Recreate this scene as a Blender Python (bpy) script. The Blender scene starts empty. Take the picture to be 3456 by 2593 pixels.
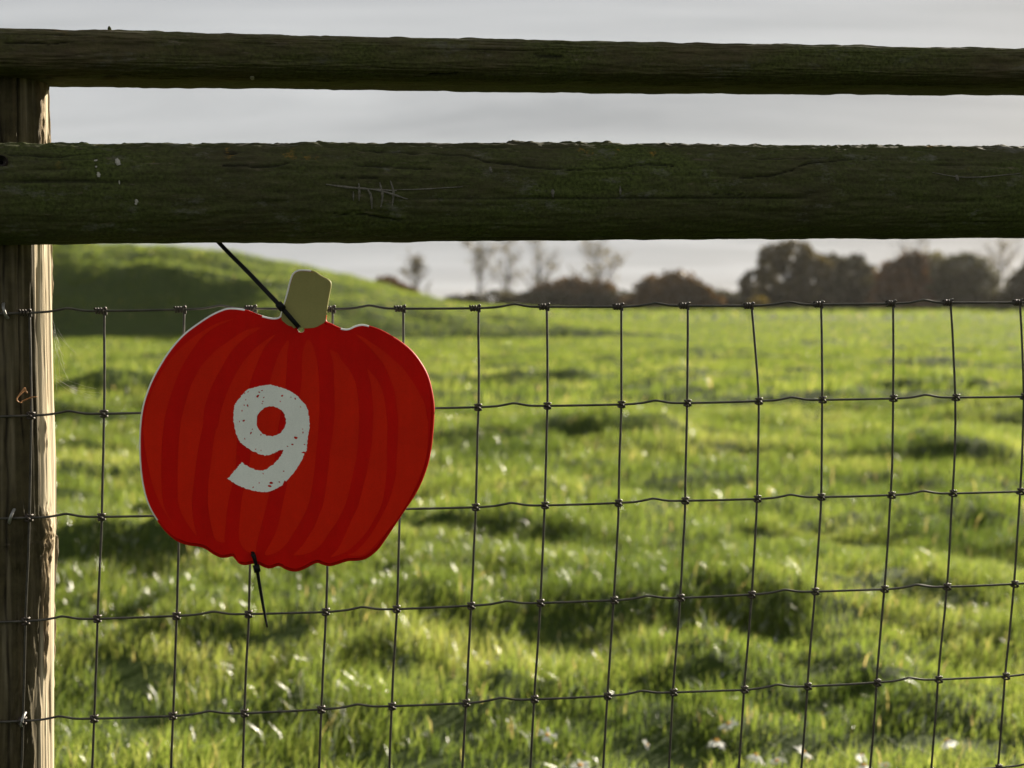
import bpy, math, random
import numpy as np
from mathutils import Vector, Euler
from mathutils.geometry import delaunay_2d_cdt
from mathutils.bvhtree import BVHTree

rng = np.random.default_rng(11)
random.seed(5)
scene = bpy.context.scene
COL = scene.collection
R = math.radians

# ------------------------------------------------------------------ camera
CAM_H = 1.0
PITCH = R(3.0)
FPX = 4800.0                       # focal length in photograph pixels (3456 wide)
PW, PH = 3456.0, 2593.0
cam_data = bpy.data.cameras.new("camera")
cam_data.sensor_width = 36.0
cam_data.lens = 50.0
cam_data.clip_start = 0.02
cam_data.clip_end = 3000.0
cam = bpy.data.objects.new("camera", cam_data)
cam.location = (0, 0, CAM_H)
cam.rotation_euler = (R(90) - PITCH, 0, 0)
COL.objects.link(cam)
scene.camera = cam
cam_data.dof.use_dof = True
cam_data.dof.focus_distance = 1.37
cam_data.dof.aperture_fstop = 6.6
cam_data.dof.aperture_blades = 0

# ------------------------------------------------------------------ world, sun, exposure
SUN_AZ, SUN_EL = R(37.0), R(18.5)          # azimuth to the right of the view axis (+Y)
world = bpy.data.worlds.new("World")
scene.world = world
world.use_nodes = True
wn, wl = world.node_tree.nodes, world.node_tree.links
wn.clear()
w_out = wn.new("ShaderNodeOutputWorld")
w_bg = wn.new("ShaderNodeBackground")
w_bg.inputs["Strength"].default_value = 0.05
w_sky = wn.new("ShaderNodeTexSky")
w_sky.sky_type = 'NISHITA'
w_sky.sun_disc = False
w_sky.sun_elevation = SUN_EL
w_sky.sun_rotation = SUN_AZ
w_sky.dust_density = 2.0
# thin streaky cloud over the whole sky
w_tc = wn.new("ShaderNodeTexCoord")
w_sep = wn.new("ShaderNodeSeparateXYZ")
wl.new(w_tc.outputs["Generated"], w_sep.inputs[0])
w_abs = wn.new("ShaderNodeMath"); w_abs.operation = 'ABSOLUTE'
wl.new(w_sep.outputs["Z"], w_abs.inputs[0])
w_zd = wn.new("ShaderNodeMath"); w_zd.operation = 'ADD'; w_zd.inputs[1].default_value = 0.13
wl.new(w_abs.outputs[0], w_zd.inputs[0])
w_dx = wn.new("ShaderNodeMath"); w_dx.operation = 'DIVIDE'
w_dy = wn.new("ShaderNodeMath"); w_dy.operation = 'DIVIDE'
wl.new(w_sep.outputs["X"], w_dx.inputs[0]); wl.new(w_zd.outputs[0], w_dx.inputs[1])
wl.new(w_sep.outputs["Y"], w_dy.inputs[0]); wl.new(w_zd.outputs[0], w_dy.inputs[1])
w_cmb = wn.new("ShaderNodeCombineXYZ")
wl.new(w_dx.outputs[0], w_cmb.inputs[0]); wl.new(w_dy.outputs[0], w_cmb.inputs[1])
w_map = wn.new("ShaderNodeMapping")
w_map.inputs["Rotation"].default_value = (0, 0, R(24))
w_map.inputs["Scale"].default_value = (0.50, 1.9, 1.0)
w_map.inputs["Location"].default_value = (1.3, 0.45, 0)
wl.new(w_cmb.outputs[0], w_map.inputs[0])
w_ns = wn.new("ShaderNodeTexNoise")
w_ns.inputs["Scale"].default_value = 1.0
w_ns.inputs["Detail"].default_value = 5.0
w_ns.inputs["Roughness"].default_value = 0.56
w_ns.inputs["Distortion"].default_value = 0.5
wl.new(w_map.outputs[0], w_ns.inputs["Vector"])
w_rc = wn.new("ShaderNodeValToRGB")
w_rc.color_ramp.elements[0].position = 0.30; w_rc.color_ramp.elements[0].color = (3.0, 3.10, 3.17, 1)
w_rc.color_ramp.elements[1].position = 0.68; w_rc.color_ramp.elements[1].color = (5.0, 5.08, 5.10, 1)
wl.new(w_ns.outputs["Fac"], w_rc.inputs[0])
w_mix = wn.new("ShaderNodeMix"); w_mix.data_type = 'RGBA'
w_mix.inputs["Factor"].default_value = 0.965
wl.new(w_sky.outputs[0], w_mix.inputs[6]); wl.new(w_rc.outputs[0], w_mix.inputs[7])
wl.new(w_mix.outputs[2], w_bg.inputs["Color"])
wl.new(w_bg.outputs[0], w_out.inputs["Surface"])

sun_data = bpy.data.lights.new("sun", 'SUN')
sun_data.energy = 5.0
sun_data.angle = R(0.53)
sun_data.color = (1.0, 0.90, 0.74)
sun = bpy.data.objects.new("sun", sun_data)
sun_dir = Vector((math.sin(SUN_AZ) * math.cos(SUN_EL), math.cos(SUN_AZ) * math.cos(SUN_EL), math.sin(SUN_EL)))
sun.rotation_euler = sun_dir.to_track_quat('Z', 'Y').to_euler()
sun.location = (4, 8, 6)
COL.objects.link(sun)

vs = scene.view_settings
vs.view_transform = 'Standard'
vs.look = 'None'
vs.exposure = 1.4
vs.gamma = 1.0
vs.use_curve_mapping = False
scene.cycles.use_denoising = True
scene.cycles.max_bounces = 5
scene.cycles.diffuse_bounces = 3
scene.cycles.transmission_bounces = 3
scene.cycles.glossy_bounces = 2
scene.cycles.transparent_max_bounces = 8
scene.cycles.sample_clamp_indirect = 3.0
scene.cycles.sample_clamp_direct = 4.0

# ------------------------------------------------------------------ geometry of the view and the fence plane
CF = np.array([0, math.cos(PITCH), -math.sin(PITCH)])
CU = np.array([0, math.sin(PITCH), math.cos(PITCH)])
CR = np.array([1.0, 0, 0])
CC = np.array([0, 0, CAM_H])
YAW = math.atan(0.1463)
FT = np.array([math.cos(YAW), math.sin(YAW), 0])      # along the fence
FN = np.array([-math.sin(YAW), math.cos(YAW), 0])     # away from the camera
FO = np.array([0, 1.39, 0])                           # a point of the netting's plane

def ray(px, py):
    px = np.asarray(px, float); py = np.asarray(py, float)
    return (CF + np.multiply.outer((px - PW / 2) / FPX, CR) - np.multiply.outer((py - PH / 2) / FPX, CU))

def on_fence(px, py, off=0.0):
    """point of the vertical plane parallel to the netting, off metres behind it"""
    d = ray(px, py)
    t = ((FO + FN * off - CC) @ FN) / (d @ FN)
    return CC + d * t[..., None] if np.ndim(t) else CC + d * t

def to_sz(p):
    p = np.asarray(p)
    return (p - FO) @ FT, p[..., 2]

def fence(s, z, off=0.0):
    s = np.asarray(s, float); z = np.asarray(z, float); off = np.asarray(off, float)
    s, z, off = np.broadcast_arrays(s, z, off)
    return FO + s[..., None] * FT + off[..., None] * FN + z[..., None] * np.array([0, 0, 1.0])

K = PW / 2212.0                     # many pixel readings were taken on a 2212 wide copy
def k_fence(x, y, off=0.0):
    return on_fence(np.asarray(x, float) * K, np.asarray(y, float) * K, off)

# ------------------------------------------------------------------ noise
def _hash(ix, iy, iz):
    h = (ix.astype(np.int64) * 374761393 + iy.astype(np.int64) * 668265263 + iz.astype(np.int64) * 2147483647 + 1013904223) & 0xFFFFFFFF
    h = ((h ^ (h >> 13)) * 1274126177) & 0xFFFFFFFF
    h = ((h ^ (h >> 16)) * 2246822519) & 0xFFFFFFFF
    return ((h ^ (h >> 15)) & 0xFFFF) / 65535.0

def vnoise(x, y, z=0.0):
    x, y, z = np.broadcast_arrays(np.asarray(x, float), np.asarray(y, float), np.asarray(z, float))
    fx, fy, fz = np.floor(x), np.floor(y), np.floor(z)
    ux, uy, uz = x - fx, y - fy, z - fz
    ux = ux * ux * (3 - 2 * ux); uy = uy * uy * (3 - 2 * uy); uz = uz * uz * (3 - 2 * uz)
    r = 0
    for a in (0, 1):
        for b in (0, 1):
            for c in (0, 1):
                w = (ux if a else 1 - ux) * (uy if b else 1 - uy) * (uz if c else 1 - uz)
                r = r + w * _hash(fx + a, fy + b, fz + c)
    return r * 2 - 1

def fbm(x, y, z=0.0, o=4, g=0.5):
    r, a, f = 0, 1.0, 1.0
    for i in range(o):
        r = r + a * vnoise(np.asarray(x) * f + 17.3 * i, np.asarray(y) * f - 9.1 * i, np.asarray(z) * f + 4.7 * i)
        a *= g; f *= 2.03
    return r

def smooth(a, b, x):
    t = np.clip((x - a) / (b - a), 0, 1)
    return t * t * (3 - 2 * t)

# ------------------------------------------------------------------ object helpers
ORG = {}
def org(o):
    return ORG.get(o.name, np.zeros(3)) if o else np.zeros(3)

def mesh_np(name, V, quads=None, tris=None, polys=None, smoothed=True):
    me = bpy.data.meshes.new(name)
    V = np.asarray(V, np.float32).reshape(-1, 3)
    loops, starts, n = [], [], 0
    if quads is not None and len(quads):
        q = np.asarray(quads, np.int32); loops.append(q.ravel()); starts.append(n + np.arange(len(q)) * 4); n += q.size
    if tris is not None and len(tris):
        q = np.asarray(tris, np.int32); loops.append(q.ravel()); starts.append(n + np.arange(len(q)) * 3); n += q.size
    if polys:
        for p in polys:
            loops.append(np.asarray(p, np.int32)); starts.append(np.array([n])); n += len(p)
    L = np.concatenate(loops).astype(np.int32); S = np.concatenate(starts).astype(np.int32)
    me.vertices.add(len(V)); me.vertices.foreach_set("co", V.ravel())
    me.loops.add(len(L)); me.loops.foreach_set("vertex_index", L)
    me.polygons.add(len(S)); me.polygons.foreach_set("loop_start", S)
    me.update(calc_edges=True)
    if smoothed:
        me.polygons.foreach_set("use_smooth", np.ones(len(me.polygons), bool))
    return me

def link(name, data, parent=None, at=(0, 0, 0)):
    o = bpy.data.objects.new(name, data)
    COL.objects.link(o)
    at = np.asarray(at, float)
    ORG[o.name] = at
    o.location = at - org(parent)
    if parent:
        o.parent = parent
    return o

def part(name, V, mat, parent=None, quads=None, tris=None, polys=None, smoothed=True, at=None):
    V = np.asarray(V, float).reshape(-1, 3)
    at = V.mean(0) if at is None else np.asarray(at, float)
    me = mesh_np(name, V - at, quads, tris, polys, smoothed)
    for m in (mat if isinstance(mat, (list, tuple)) else [mat]):
        me.materials.append(m)
    return link(name, me, parent, at)

def thing(name, at, label, cat, group=None):
    o = link(name, None, None, at)
    return tag(o, label, cat, group)

def tag(o, label, cat, group=None, kind=None):
    if label: o["label"] = label
    if cat: o["category"] = cat
    if group: o["group"] = group
    if kind: o["kind"] = kind
    return o

def copy_part(src, parent, at):
    o = src.copy()
    COL.objects.link(o)
    ORG[o.name] = np.asarray(at, float)
    o.parent = parent
    o.location = np.asarray(at, float) - org(parent)
    return o

def catmull(P, n=6, closed=False):
    P = np.asarray(P, float)
    out = []
    N = len(P)
    for i in range(N if closed else N - 1):
        if closed:
            p0, p1, p2, p3 = P[i - 1], P[i], P[(i + 1) % N], P[(i + 2) % N]
        else:
            p0, p1, p2, p3 = P[max(i - 1, 0)], P[i], P[i + 1], P[min(i + 2, N - 1)]
        for t in np.arange(n) / n:
            out.append(0.5 * ((2 * p1) + (-p0 + p2) * t + (2 * p0 - 5 * p1 + 4 * p2 - p3) * t * t + (-p0 + 3 * p1 - 3 * p2 + p3) * t ** 3))
    if not closed:
        out.append(P[-1])
    return np.array(out)

def tube(P, r, n=8, cap=True, flat=None):
    """tube along the points P; r one radius or one per point; flat = (vector, ratio) squashes the section along a vector"""
    P = np.asarray(P, float); N = len(P)
    r = np.broadcast_to(np.asarray(r, float), (N,))
    T = np.gradient(P, axis=0); T /= np.linalg.norm(T, axis=1)[:, None] + 1e-12
    up = np.array([0, 0, 1.0]) if abs(T[0][2]) < 0.9 else np.array([0, 1.0, 0])
    V = []
    a = np.arange(n) * 2 * math.pi / n
    u = np.cross(T[0], up); u /= np.linalg.norm(u)
    for i in range(N):
        u = u - T[i] * (u @ T[i]); u /= np.linalg.norm(u) + 1e-12
        v = np.cross(T[i], u)
        ring = np.multiply.outer(np.cos(a), u) * r[i] + np.multiply.outer(np.sin(a), v) * r[i]
        if flat is not None:
            f = np.asarray(flat[0], float)
            ring = ring - np.multiply.outer(ring @ f, f) * (1 - flat[1])
        V.append(P[i] + ring)
    V = np.concatenate(V)
    i = np.arange(N - 1)[:, None] * n; j = np.arange(n)[None, :]; k = (j + 1) % n
    q = np.stack([i + j, i + k, i + n + k, i + n + j], -1).reshape(-1, 4)
    polys = [list(range(n))[::-1], list(range((N - 1) * n, N * n))] if cap else []
    return V, q, polys

def tube_part(name, P, r, mat, parent=None, n=8, at=None, flat=None):
    V, q, p = tube(P, r, n, True, flat)
    return part(name, V, mat, parent, quads=q, polys=p, at=at)

def merge(tubes):
    Vs, Qs, Ps, n = [], [], [], 0
    for V, q, p in tubes:
        Vs.append(V); Qs.append(np.asarray(q) + n); Ps += [[i + n for i in f] for f in p]; n += len(V)
    return np.concatenate(Vs), np.concatenate(Qs), Ps

# ------------------------------------------------------------------ material helpers
class Mat:
    def __init__(self, name):
        self.m = bpy.data.materials.new(name)
        self.m.use_nodes = True
        self.nt = self.m.node_tree
        self.nt.nodes.clear()
        self.out = self.n("ShaderNodeOutputMaterial")
    def n(self, t, **kw):
        nd = self.nt.nodes.new(t)
        for k, v in kw.items(): setattr(nd, k, v)
        return nd
    def l(self, a, b): self.nt.links.new(a, b)
    def coords(self, scale=(1, 1, 1), rot=(0, 0, 0), loc=(0, 0, 0)):
        tc = self.n("ShaderNodeTexCoord"); mp = self.n("ShaderNodeMapping")
        mp.inputs["Scale"].default_value = scale; mp.inputs["Rotation"].default_value = rot; mp.inputs["Location"].default_value = loc
        self.l(tc.outputs["Object"], mp.inputs[0])
        return mp.outputs[0]
    def noise(self, vec, scale, detail=4, rough=0.55, dist=0.0):
        nd = self.n("ShaderNodeTexNoise")
        nd.inputs["Scale"].default_value = scale; nd.inputs["Detail"].default_value = detail
        nd.inputs["Roughness"].default_value = rough; nd.inputs["Distortion"].default_value = dist
        self.l(vec, nd.inputs["Vector"])
        return nd.outputs["Fac"]
    def ramp(self, fac, stops):
        nd = self.n("ShaderNodeValToRGB")
        e = nd.color_ramp.elements
        while len(e) < len(stops): e.new(0.5)
        for el, (p, c) in zip(e, stops):
            el.position = p; el.color = (c if len(c) == 4 else (*c, 1)) if isinstance(c, tuple) else (c, c, c, 1)
        self.l(fac, nd.inputs[0])
        return nd.outputs[0]
    def mix(self, fac, a, b, mode='MIX'):
        nd = self.n("ShaderNodeMix", data_type='RGBA', blend_type=mode)
        for s, v in ((nd.inputs[0], fac), (nd.inputs[6], a), (nd.inputs[7], b)):
            if isinstance(v, (int, float)): s.default_value = v
            elif isinstance(v, tuple): s.default_value = (*v, 1) if len(v) == 3 else v
            else: self.l(v, s)
        return nd.outputs[2]
    def math(self, op, a, b=None):
        nd = self.n("ShaderNodeMath", operation=op)
        for s, v in ((nd.inputs[0], a), (nd.inputs[1], b)):
            if v is None: continue
            if isinstance(v, (int, float)): s.default_value = v
            else: self.l(v, s)
        return nd.outputs[0]
    def bsdf(self, color, rough=0.6, spec=0.5, metal=0.0, bump=None, bdist=0.001, bstr=0.6):
        b = self.n("ShaderNodeBsdfPrincipled")
        for key, v in (("Base Color", color), ("Roughness", rough), ("Specular IOR Level", spec), ("Metallic", metal)):
            s = b.inputs[key]
            if isinstance(v, (int, float)): s.default_value = v
            elif isinstance(v, tuple): s.default_value = (*v, 1) if len(v) == 3 else v
            else: self.l(v, s)
        if bump is not None:
            bp = self.n("ShaderNodeBump"); bp.inputs["Distance"].default_value = bdist; bp.inputs["Strength"].default_value = bstr
            self.l(bump, bp.inputs["Height"]); self.l(bp.outputs[0], b.inputs["Normal"])
        return b
    def done(self, sh):
        self.l(sh.outputs[0], self.out.inputs[0]); return self.m

ROTF = (0, 0, -YAW)
def rail_material(name, brown, moss, lichen_amt, seed):
    m = Mat(name)
    base = m.coords(rot=ROTF, loc=(seed, 0, 0))
    grain = m.coords(scale=(5, 60, 60), rot=ROTF, loc=(seed, 0, 0))
    mid = m.coords(scale=(1, 2.2, 2.2), rot=ROTF, loc=(seed, 3, 0))
    g = m.noise(grain, 3.2, 5, 0.6, 0.3)
    wood = m.ramp(g, [(0.3, tuple(c * 0.55 for c in brown)), (0.7, tuple(c * 1.5 for c in brown))])
    mo = m.noise(mid, 6.5, 7, 0.72)
    geo = m.n("ShaderNodeNewGeometry")
    fine = m.noise(base, 330.0, 3, 0.6)
    mossc = m.ramp(fine, [(0.3, tuple(c * 0.45 for c in moss)), (0.72, tuple(c * 1.55 for c in moss))])
    col = m.mix(m.ramp(mo, [(0.34, 0.0), (0.64, 1.0)]), wood, mossc)
    # pale grey crust lichen, scuffs and orange lichen
    gl = m.noise(mid, 21.0, 8, 0.78)
    col = m.mix(m.math('MULTIPLY', m.ramp(gl, [(0.56, 0.0), (0.66, 1.0)]), 0.55 * lichen_amt), col, (0.135, 0.13, 0.115))
    wear = m.noise(m.coords(scale=(1, 6, 6), rot=ROTF, loc=(seed, 1, 7)), 34.0, 6, 0.72)
    col = m.mix(m.math('MULTIPLY', m.ramp(wear, [(0.60, 0.0), (0.70, 1.0)]), 0.5), col, (0.15, 0.115, 0.09))
    ol = m.noise(base, 15.0, 7, 0.75)
    at = m.n("ShaderNodeAttribute", attribute_name="top")
    om = m.math('MULTIPLY', m.ramp(ol, [(0.60, 0.0), (0.66, 1.0)]), at.outputs["Fac"])
    col = m.mix(om, col, (0.23, 0.125, 0.018))
    ca = m.n("ShaderNodeAttribute", attribute_name="crack")
    col = m.mix(ca.outputs["Fac"], col, (0.006, 0.005, 0.004))
    h = m.math('ADD', m.math('MULTIPLY', g, 0.8), m.math('MULTIPLY', fine, 0.35))
    h = m.math('ADD', h, m.math('MULTIPLY', m.noise(base, 90.0, 5, 0.7), 0.6))
    return m.done(m.bsdf(col, 0.88, 0.18, bump=h, bdist=0.0015, bstr=0.8))

def post_material():
    m = Mat("weathered_post_wood")
    grain = m.coords(scale=(75, 75, 2.2), rot=ROTF)
    base = m.coords(rot=ROTF)
    g = m.noise(grain, 2.6, 6, 0.62, 0.25)
    pale = m.ramp(g, [(0.22, (0.20, 0.145, 0.08)), (0.42, (0.42, 0.34, 0.22)), (0.68, (0.56, 0.475, 0.335))])
    ba = m.n("ShaderNodeAttribute", attribute_name="bark")
    bk = m.noise(m.coords(scale=(30, 30, 8), rot=ROTF), 6.0, 6, 0.7)
    bark = m.ramp(bk, [(0.3, (0.075, 0.05, 0.025)), (0.7, (0.26, 0.19, 0.10))])
    col = m.mix(ba.outputs["Fac"], pale, bark)
    # green-brown algal tone; also paints the shaded side dark up to the sunlit edge
    al = m.n("ShaderNodeAttribute", attribute_name="algae_shade")
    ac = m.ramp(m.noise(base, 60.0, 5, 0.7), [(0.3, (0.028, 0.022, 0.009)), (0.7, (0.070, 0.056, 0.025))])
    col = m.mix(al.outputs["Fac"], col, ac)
    ca = m.n("ShaderNodeAttribute", attribute_name="crack")
    col = m.mix(ca.outputs["Fac"], col, (0.012, 0.008, 0.005))
    h = m.math('ADD', m.math('MULTIPLY', g, 1.0), m.math('MULTIPLY', bk, m.math('MULTIPLY', ba.outputs["Fac"], 1.4)))
    return m.done(m.bsdf(col, 0.85, 0.25, bump=h, bdist=0.002, bstr=0.8))

def plain(name, color, rough=0.6, spec=0.4, metal=0.0, vary=0.25, scale=60.0, bump=0.0):
    m = Mat(name)
    b = m.coords()
    f = m.noise(b, scale, 4, 0.6)
    c = m.ramp(f, [(0.25, tuple(x * (1 - vary) for x in color)), (0.75, tuple(min(1, x * (1 + vary)) for x in color))])
    return m.done(m.bsdf(c, rough, spec, metal, bump=f if bump else None, bdist=bump or 0.001))

M_RAIL_TOP = rail_material("top_rail_wood", (0.060, 0.046, 0.025), (0.047, 0.053, 0.013), 0.6, 2.0)
M_RAIL_LOW = rail_material("mossy_rail_wood", (0.044, 0.039, 0.019), (0.047, 0.058, 0.013), 1.0, 9.0)
M_POST = post_material()
M_WIRE = plain("weathered_wire", (0.060, 0.053, 0.043), 0.48, 0.45, 0.35, 0.6, 90.0)
M_KNOT = plain("knot_wire", (0.055, 0.042, 0.032), 0.5, 0.4, 0.3, 0.4, 260.0)
M_STAPLE = plain("galvanised_staple", (0.26, 0.25, 0.235), 0.5, 0.5, 0.5, 0.25, 300.0)
M_NAIL = plain("rusty_nail", (0.03, 0.02, 0.015), 0.7, 0.4, 0.4)
M_TIE = plain("black_nylon", (0.004, 0.004, 0.0045), 0.5, 0.15, 0.0, 0.2)
M_WHITE = plain("white_foam_board", (0.78, 0.77, 0.74), 0.55, 0.4, 0.0, 0.05)
def print_mat(name, color, amt=1.0):
    m = Mat(name)
    f1 = m.noise(m.coords(), 16.0, 5, 0.65); f2 = m.noise(m.coords(), 900.0, 2, 0.6); f3 = m.noise(m.coords(scale=(30, 30, 2.0), rot=ROTF), 3.0, 5, 0.65)
    f = m.math('ADD', m.math('MULTIPLY', f1, 0.45), m.math('ADD', m.math('MULTIPLY', f2, 0.35), m.math('MULTIPLY', f3, 0.20)))
    c = m.ramp(f, [(0.34, tuple(x * (1 - 0.17 * amt) for x in color)), (0.66, tuple(min(1, x * (1 + 0.15 * amt)) for x in color))])
    dirt = m.ramp(m.noise(m.coords(loc=(3, 1, 2)), 60.0, 8, 0.8), [(0.63, 0.0), (0.72, 0.35)])
    c = m.mix(dirt, c, tuple(x * 0.55 + 0.01 for x in color))
    r = m.ramp(f1, [(0.3, 0.42), (0.7, 0.62)])
    return m.done(m.bsdf(c, r, 0.07, bump=f2, bdist=0.00025, bstr=0.5))
M_STEM = print_mat("olive_print", (0.265, 0.24, 0.088), 0.8)
M_REDD = print_mat("dark_red_print", (0.52, 0.004, 0.0015))
M_REDL = print_mat("orange_red_print", (0.58, 0.0135, 0.002))
M_NINE = print_mat("white_numeral_print", (0.77, 0.78, 0.73), 0.7)
M_TENDRIL = plain("dry_tendril", (0.42, 0.2, 0.08), 0.6, 0.3)
M_SCRATCH = plain("pale_scratch", (0.115, 0.105, 0.088), 0.8, 0.2, 0.0, 0.5, 500.0)
M_DROP = plain("chalky_dropping", (0.34, 0.32, 0.28), 0.8, 0.2, 0.0, 0.2, 400.0)

def leafy(name, stops, trans, gloss=0.05, grough=0.3, attr="tint", tmix=0.5, attr_gloss=False):
    """diffuse + translucent leaf with a thin gloss; colour follows the per-leaf attribute"""
    m = Mat(name)
    a = m.n("ShaderNodeAttribute", attribute_name=attr)
    col = m.ramp(a.outputs["Fac"], stops)
    d = m.n("ShaderNodeBsdfDiffuse"); m.l(col, d.inputs[0])
    t = m.n("ShaderNodeBsdfTranslucent")
    tc = m.mix(1.0, col, trans, 'MULTIPLY'); m.l(tc, t.inputs[0])
    mx = m.n("ShaderNodeMixShader"); mx.inputs[0].default_value = tmix
    m.l(d.outputs[0], mx.inputs[1]); m.l(t.outputs[0], mx.inputs[2])
    gl = m.n("ShaderNodeBsdfGlossy"); gl.inputs["Roughness"].default_value = grough
    gl.inputs["Color"].default_value = (1, 1, 1, 1)
    lw = m.n("ShaderNodeFresnel"); lw.inputs[0].default_value = 1.4
    gm = m.math('ADD', m.math('MULTIPLY', lw.outputs[0], gloss * 4), gloss * 0.3)
    if attr_gloss:
        ga = m.n("ShaderNodeAttribute", attribute_name="gloss"); gm = m.math('MULTIPLY', gm, ga.outputs["Fac"])
    m2 = m.n("ShaderNodeMixShader"); m.l(gm, m2.inputs[0])
    m.l(mx.outputs[0], m2.inputs[1]); m.l(gl.outputs[0], m2.inputs[2])
    return m.done(m2)

M_GRASS = leafy("meadow_grass", [(0.0, (0.032, 0.050, 0.009)), (0.45, (0.086, 0.112, 0.020)), (0.8, (0.164, 0.178, 0.046)), (1.0, (0.26, 0.21, 0.09))],
                (2.9, 2.9, 2.3), 0.16, 0.32, attr_gloss=True)

def ground_material():
    m = Mat("field_turf")
    b = m.coords()
    n1 = m.noise(b, 0.7, 6, 0.65); n2 = m.noise(b, 24.0, 5, 0.7)
    c = m.ramp(n1, [(0.3, (0.024, 0.040, 0.007)), (0.7, (0.046, 0.070, 0.012))])
    c = m.mix(m.ramp(n2, [(0.35, 0.0), (0.7, 1.0)]), c, (0.034, 0.052, 0.010))
    return m.done(m.bsdf(c, 0.95, 0.1, bump=n2, bdist=0.03, bstr=0.8))
M_GROUND = ground_material()

# ------------------------------------------------------------------ the field
# hummocks whose camera side is steep: (x, y in the 2212 px reading, half width px, height m)
HUM = [(1340, 968, 190, .20), (2130, 1010, 140, .16), (2080, 1150, 170, .17), (1850, 1150, 90, .10), (250, 1240, 200, .30),
       (1330, 1375, 280, .11), (930, 1370, 120, .11), (1960, 1330, 260, .11), (1550, 778, 60, .14), (220, 862, 170, .12),
       (1070, 1180, 130, .12), (600, 1625, 170, .10), (1520, 1545, 160, .10), (210, 1490, 110, .10), (2080, 1630, 140, .09),
       (1700, 1390, 120, .10), (1500, 850, 120, .12), (1750, 745, 90, .12), (430, 1420, 120, .09), (820, 1480, 110, .08),
       (2010, 760, 120, .14), (1150, 1560, 110, .08), (1220, 830, 120, .10), (660, 1400, 90, .08), (1900, 880, 120, .10)]
HUMW = []
for hx, hy, hw, hh in HUM:
    d = CAM_H / ((hy - 668.5) / 3072.0)
    HUMW.append(((hx - 1106) / 3072.0 * d, d, hw / 3072.0 * d, hh))

def mound(x, y):
    """old earthwork bank at the left: two steep faces with a shelf, running out to the right"""
    H = np.interp(x, [-40, -22, -16, -10.5, -7.9, -6.3, -5.0, -3.4, -1.7, 0.5, 3.5, 6.5], [3.6, 3.55, 3.35, 2.95, 2.4, 2.0, 1.72, 1.3, 0.95, 0.6, 0.3, 0.0])
    crest = np.interp(x, [-40, -16, -6, 0, 6], [57, 53, 51.5, 49, 46])
    crest = crest + 0.7 * fbm(x * 0.35, y * 0.1, 3.3, 2)
    b = smooth(-10.5, -6.5, x)                      # 0 on the steep double bank, 1 on the gentle run-out
    W = (2.0 + 2.6 * b) * np.maximum(H, 0.05)
    u = (y - (crest - W)) / W + 0.10 * (1 - 0.6 * b) * fbm(x * 0.45, y * 0.45, 8.8, 3)
    p1 = np.interp(u, [0, 0.04, 0.23, 0.31, 0.38, 0.57, 0.62, 0.9, 1.2, 3.0, 6.0], [0, 0.02, 0.37, 0.405, 0.43, 0.755, 0.785, 0.92, 1.0, 0.9, 0.4])
    p2 = np.interp(u, [0, 0.03, 0.16, 0.3, 0.6, 1.0, 1.4, 3.0, 6.0], [0, 0.03, 0.34, 0.46, 0.72, 0.95, 1.0, 0.85, 0.4])
    prof = p1 * (1 - b) + p2 * b
    rough = smooth(0.15, 0.6, H) * smooth(0.0, 0.2, u) * (1 - smooth(2.0, 3.0, u))
    return H * prof + rough * (0.16 * fbm(x * 0.55, y * 0.9, 6.1, 3) + 0.05 * fbm(x * 2.2, y * 2.2, 2.1, 2))

def height(x, y):
    sh = np.shape(x); x = np.atleast_1d(np.asarray(x, float)); y = np.broadcast_to(np.atleast_1d(np.asarray(y, float)), x.shape)
    amp = smooth(0.5, 3.0, np.hypot(x, y))
    h = 0.05 * fbm(x * 0.55, y * 1.1, 0.5, 3) + 0.034 * fbm(x * 2.1, y * 2.6, 6.5, 3)
    dd0 = np.hypot(x, y)
    h = h + 0.24 * np.clip(fbm(x * 0.42 + 5, y * 1.25, 3.5, 3) - 0.14, 0, None) * smooth(7, 12, dd0) * (1 - 0.75 * smooth(18, 55, dd0))
    h = h + 0.09 * np.clip(fbm(x * 1.2 + 9, y * 2.8, 7.5, 3) - 0.12, 0, None) * (1 - smooth(9, 16, dd0))
    far = smooth(20, 60, np.hypot(x, y))
    h = h * (1 - 0.2 * far)
    for bx, by, bw, bh in HUMW:
        rise = 0.10 + 0.02 * by
        m = (np.abs(x - bx) < 1.7 * bw) & (y > by - 0.5 * bw - rise) & (y < by + bw + 28 * rise)
        if not m.any(): continue
        xm, ym = x[m], y[m]
        dd = ym - by + 0.25 * bw * fbm(xm * 1.7 / max(bw, .3), by, 1.0, 2)
        prof = np.where(dd < rise, smooth(0, 1, dd / rise), np.exp(-np.clip(dd - rise, 0, None) / (5 * rise)))
        h[m] = h[m] + bh * prof * np.exp(-(np.abs(xm - bx) / (1.15 * bw)) ** 2.5) * 0.72 * np.clip(0.9 + 0.5 * fbm(xm * 2.0 / max(bw, .25) + by, ym * 0.8, 2.0, 3), 0.3, 1.3)
    h = h * amp
    h = h + 0.86 * smooth(38, 118, np.hypot(x, y))
    return (h + mound(x, y)).reshape(sh) if sh else float((h + mound(x, y))[0])

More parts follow.
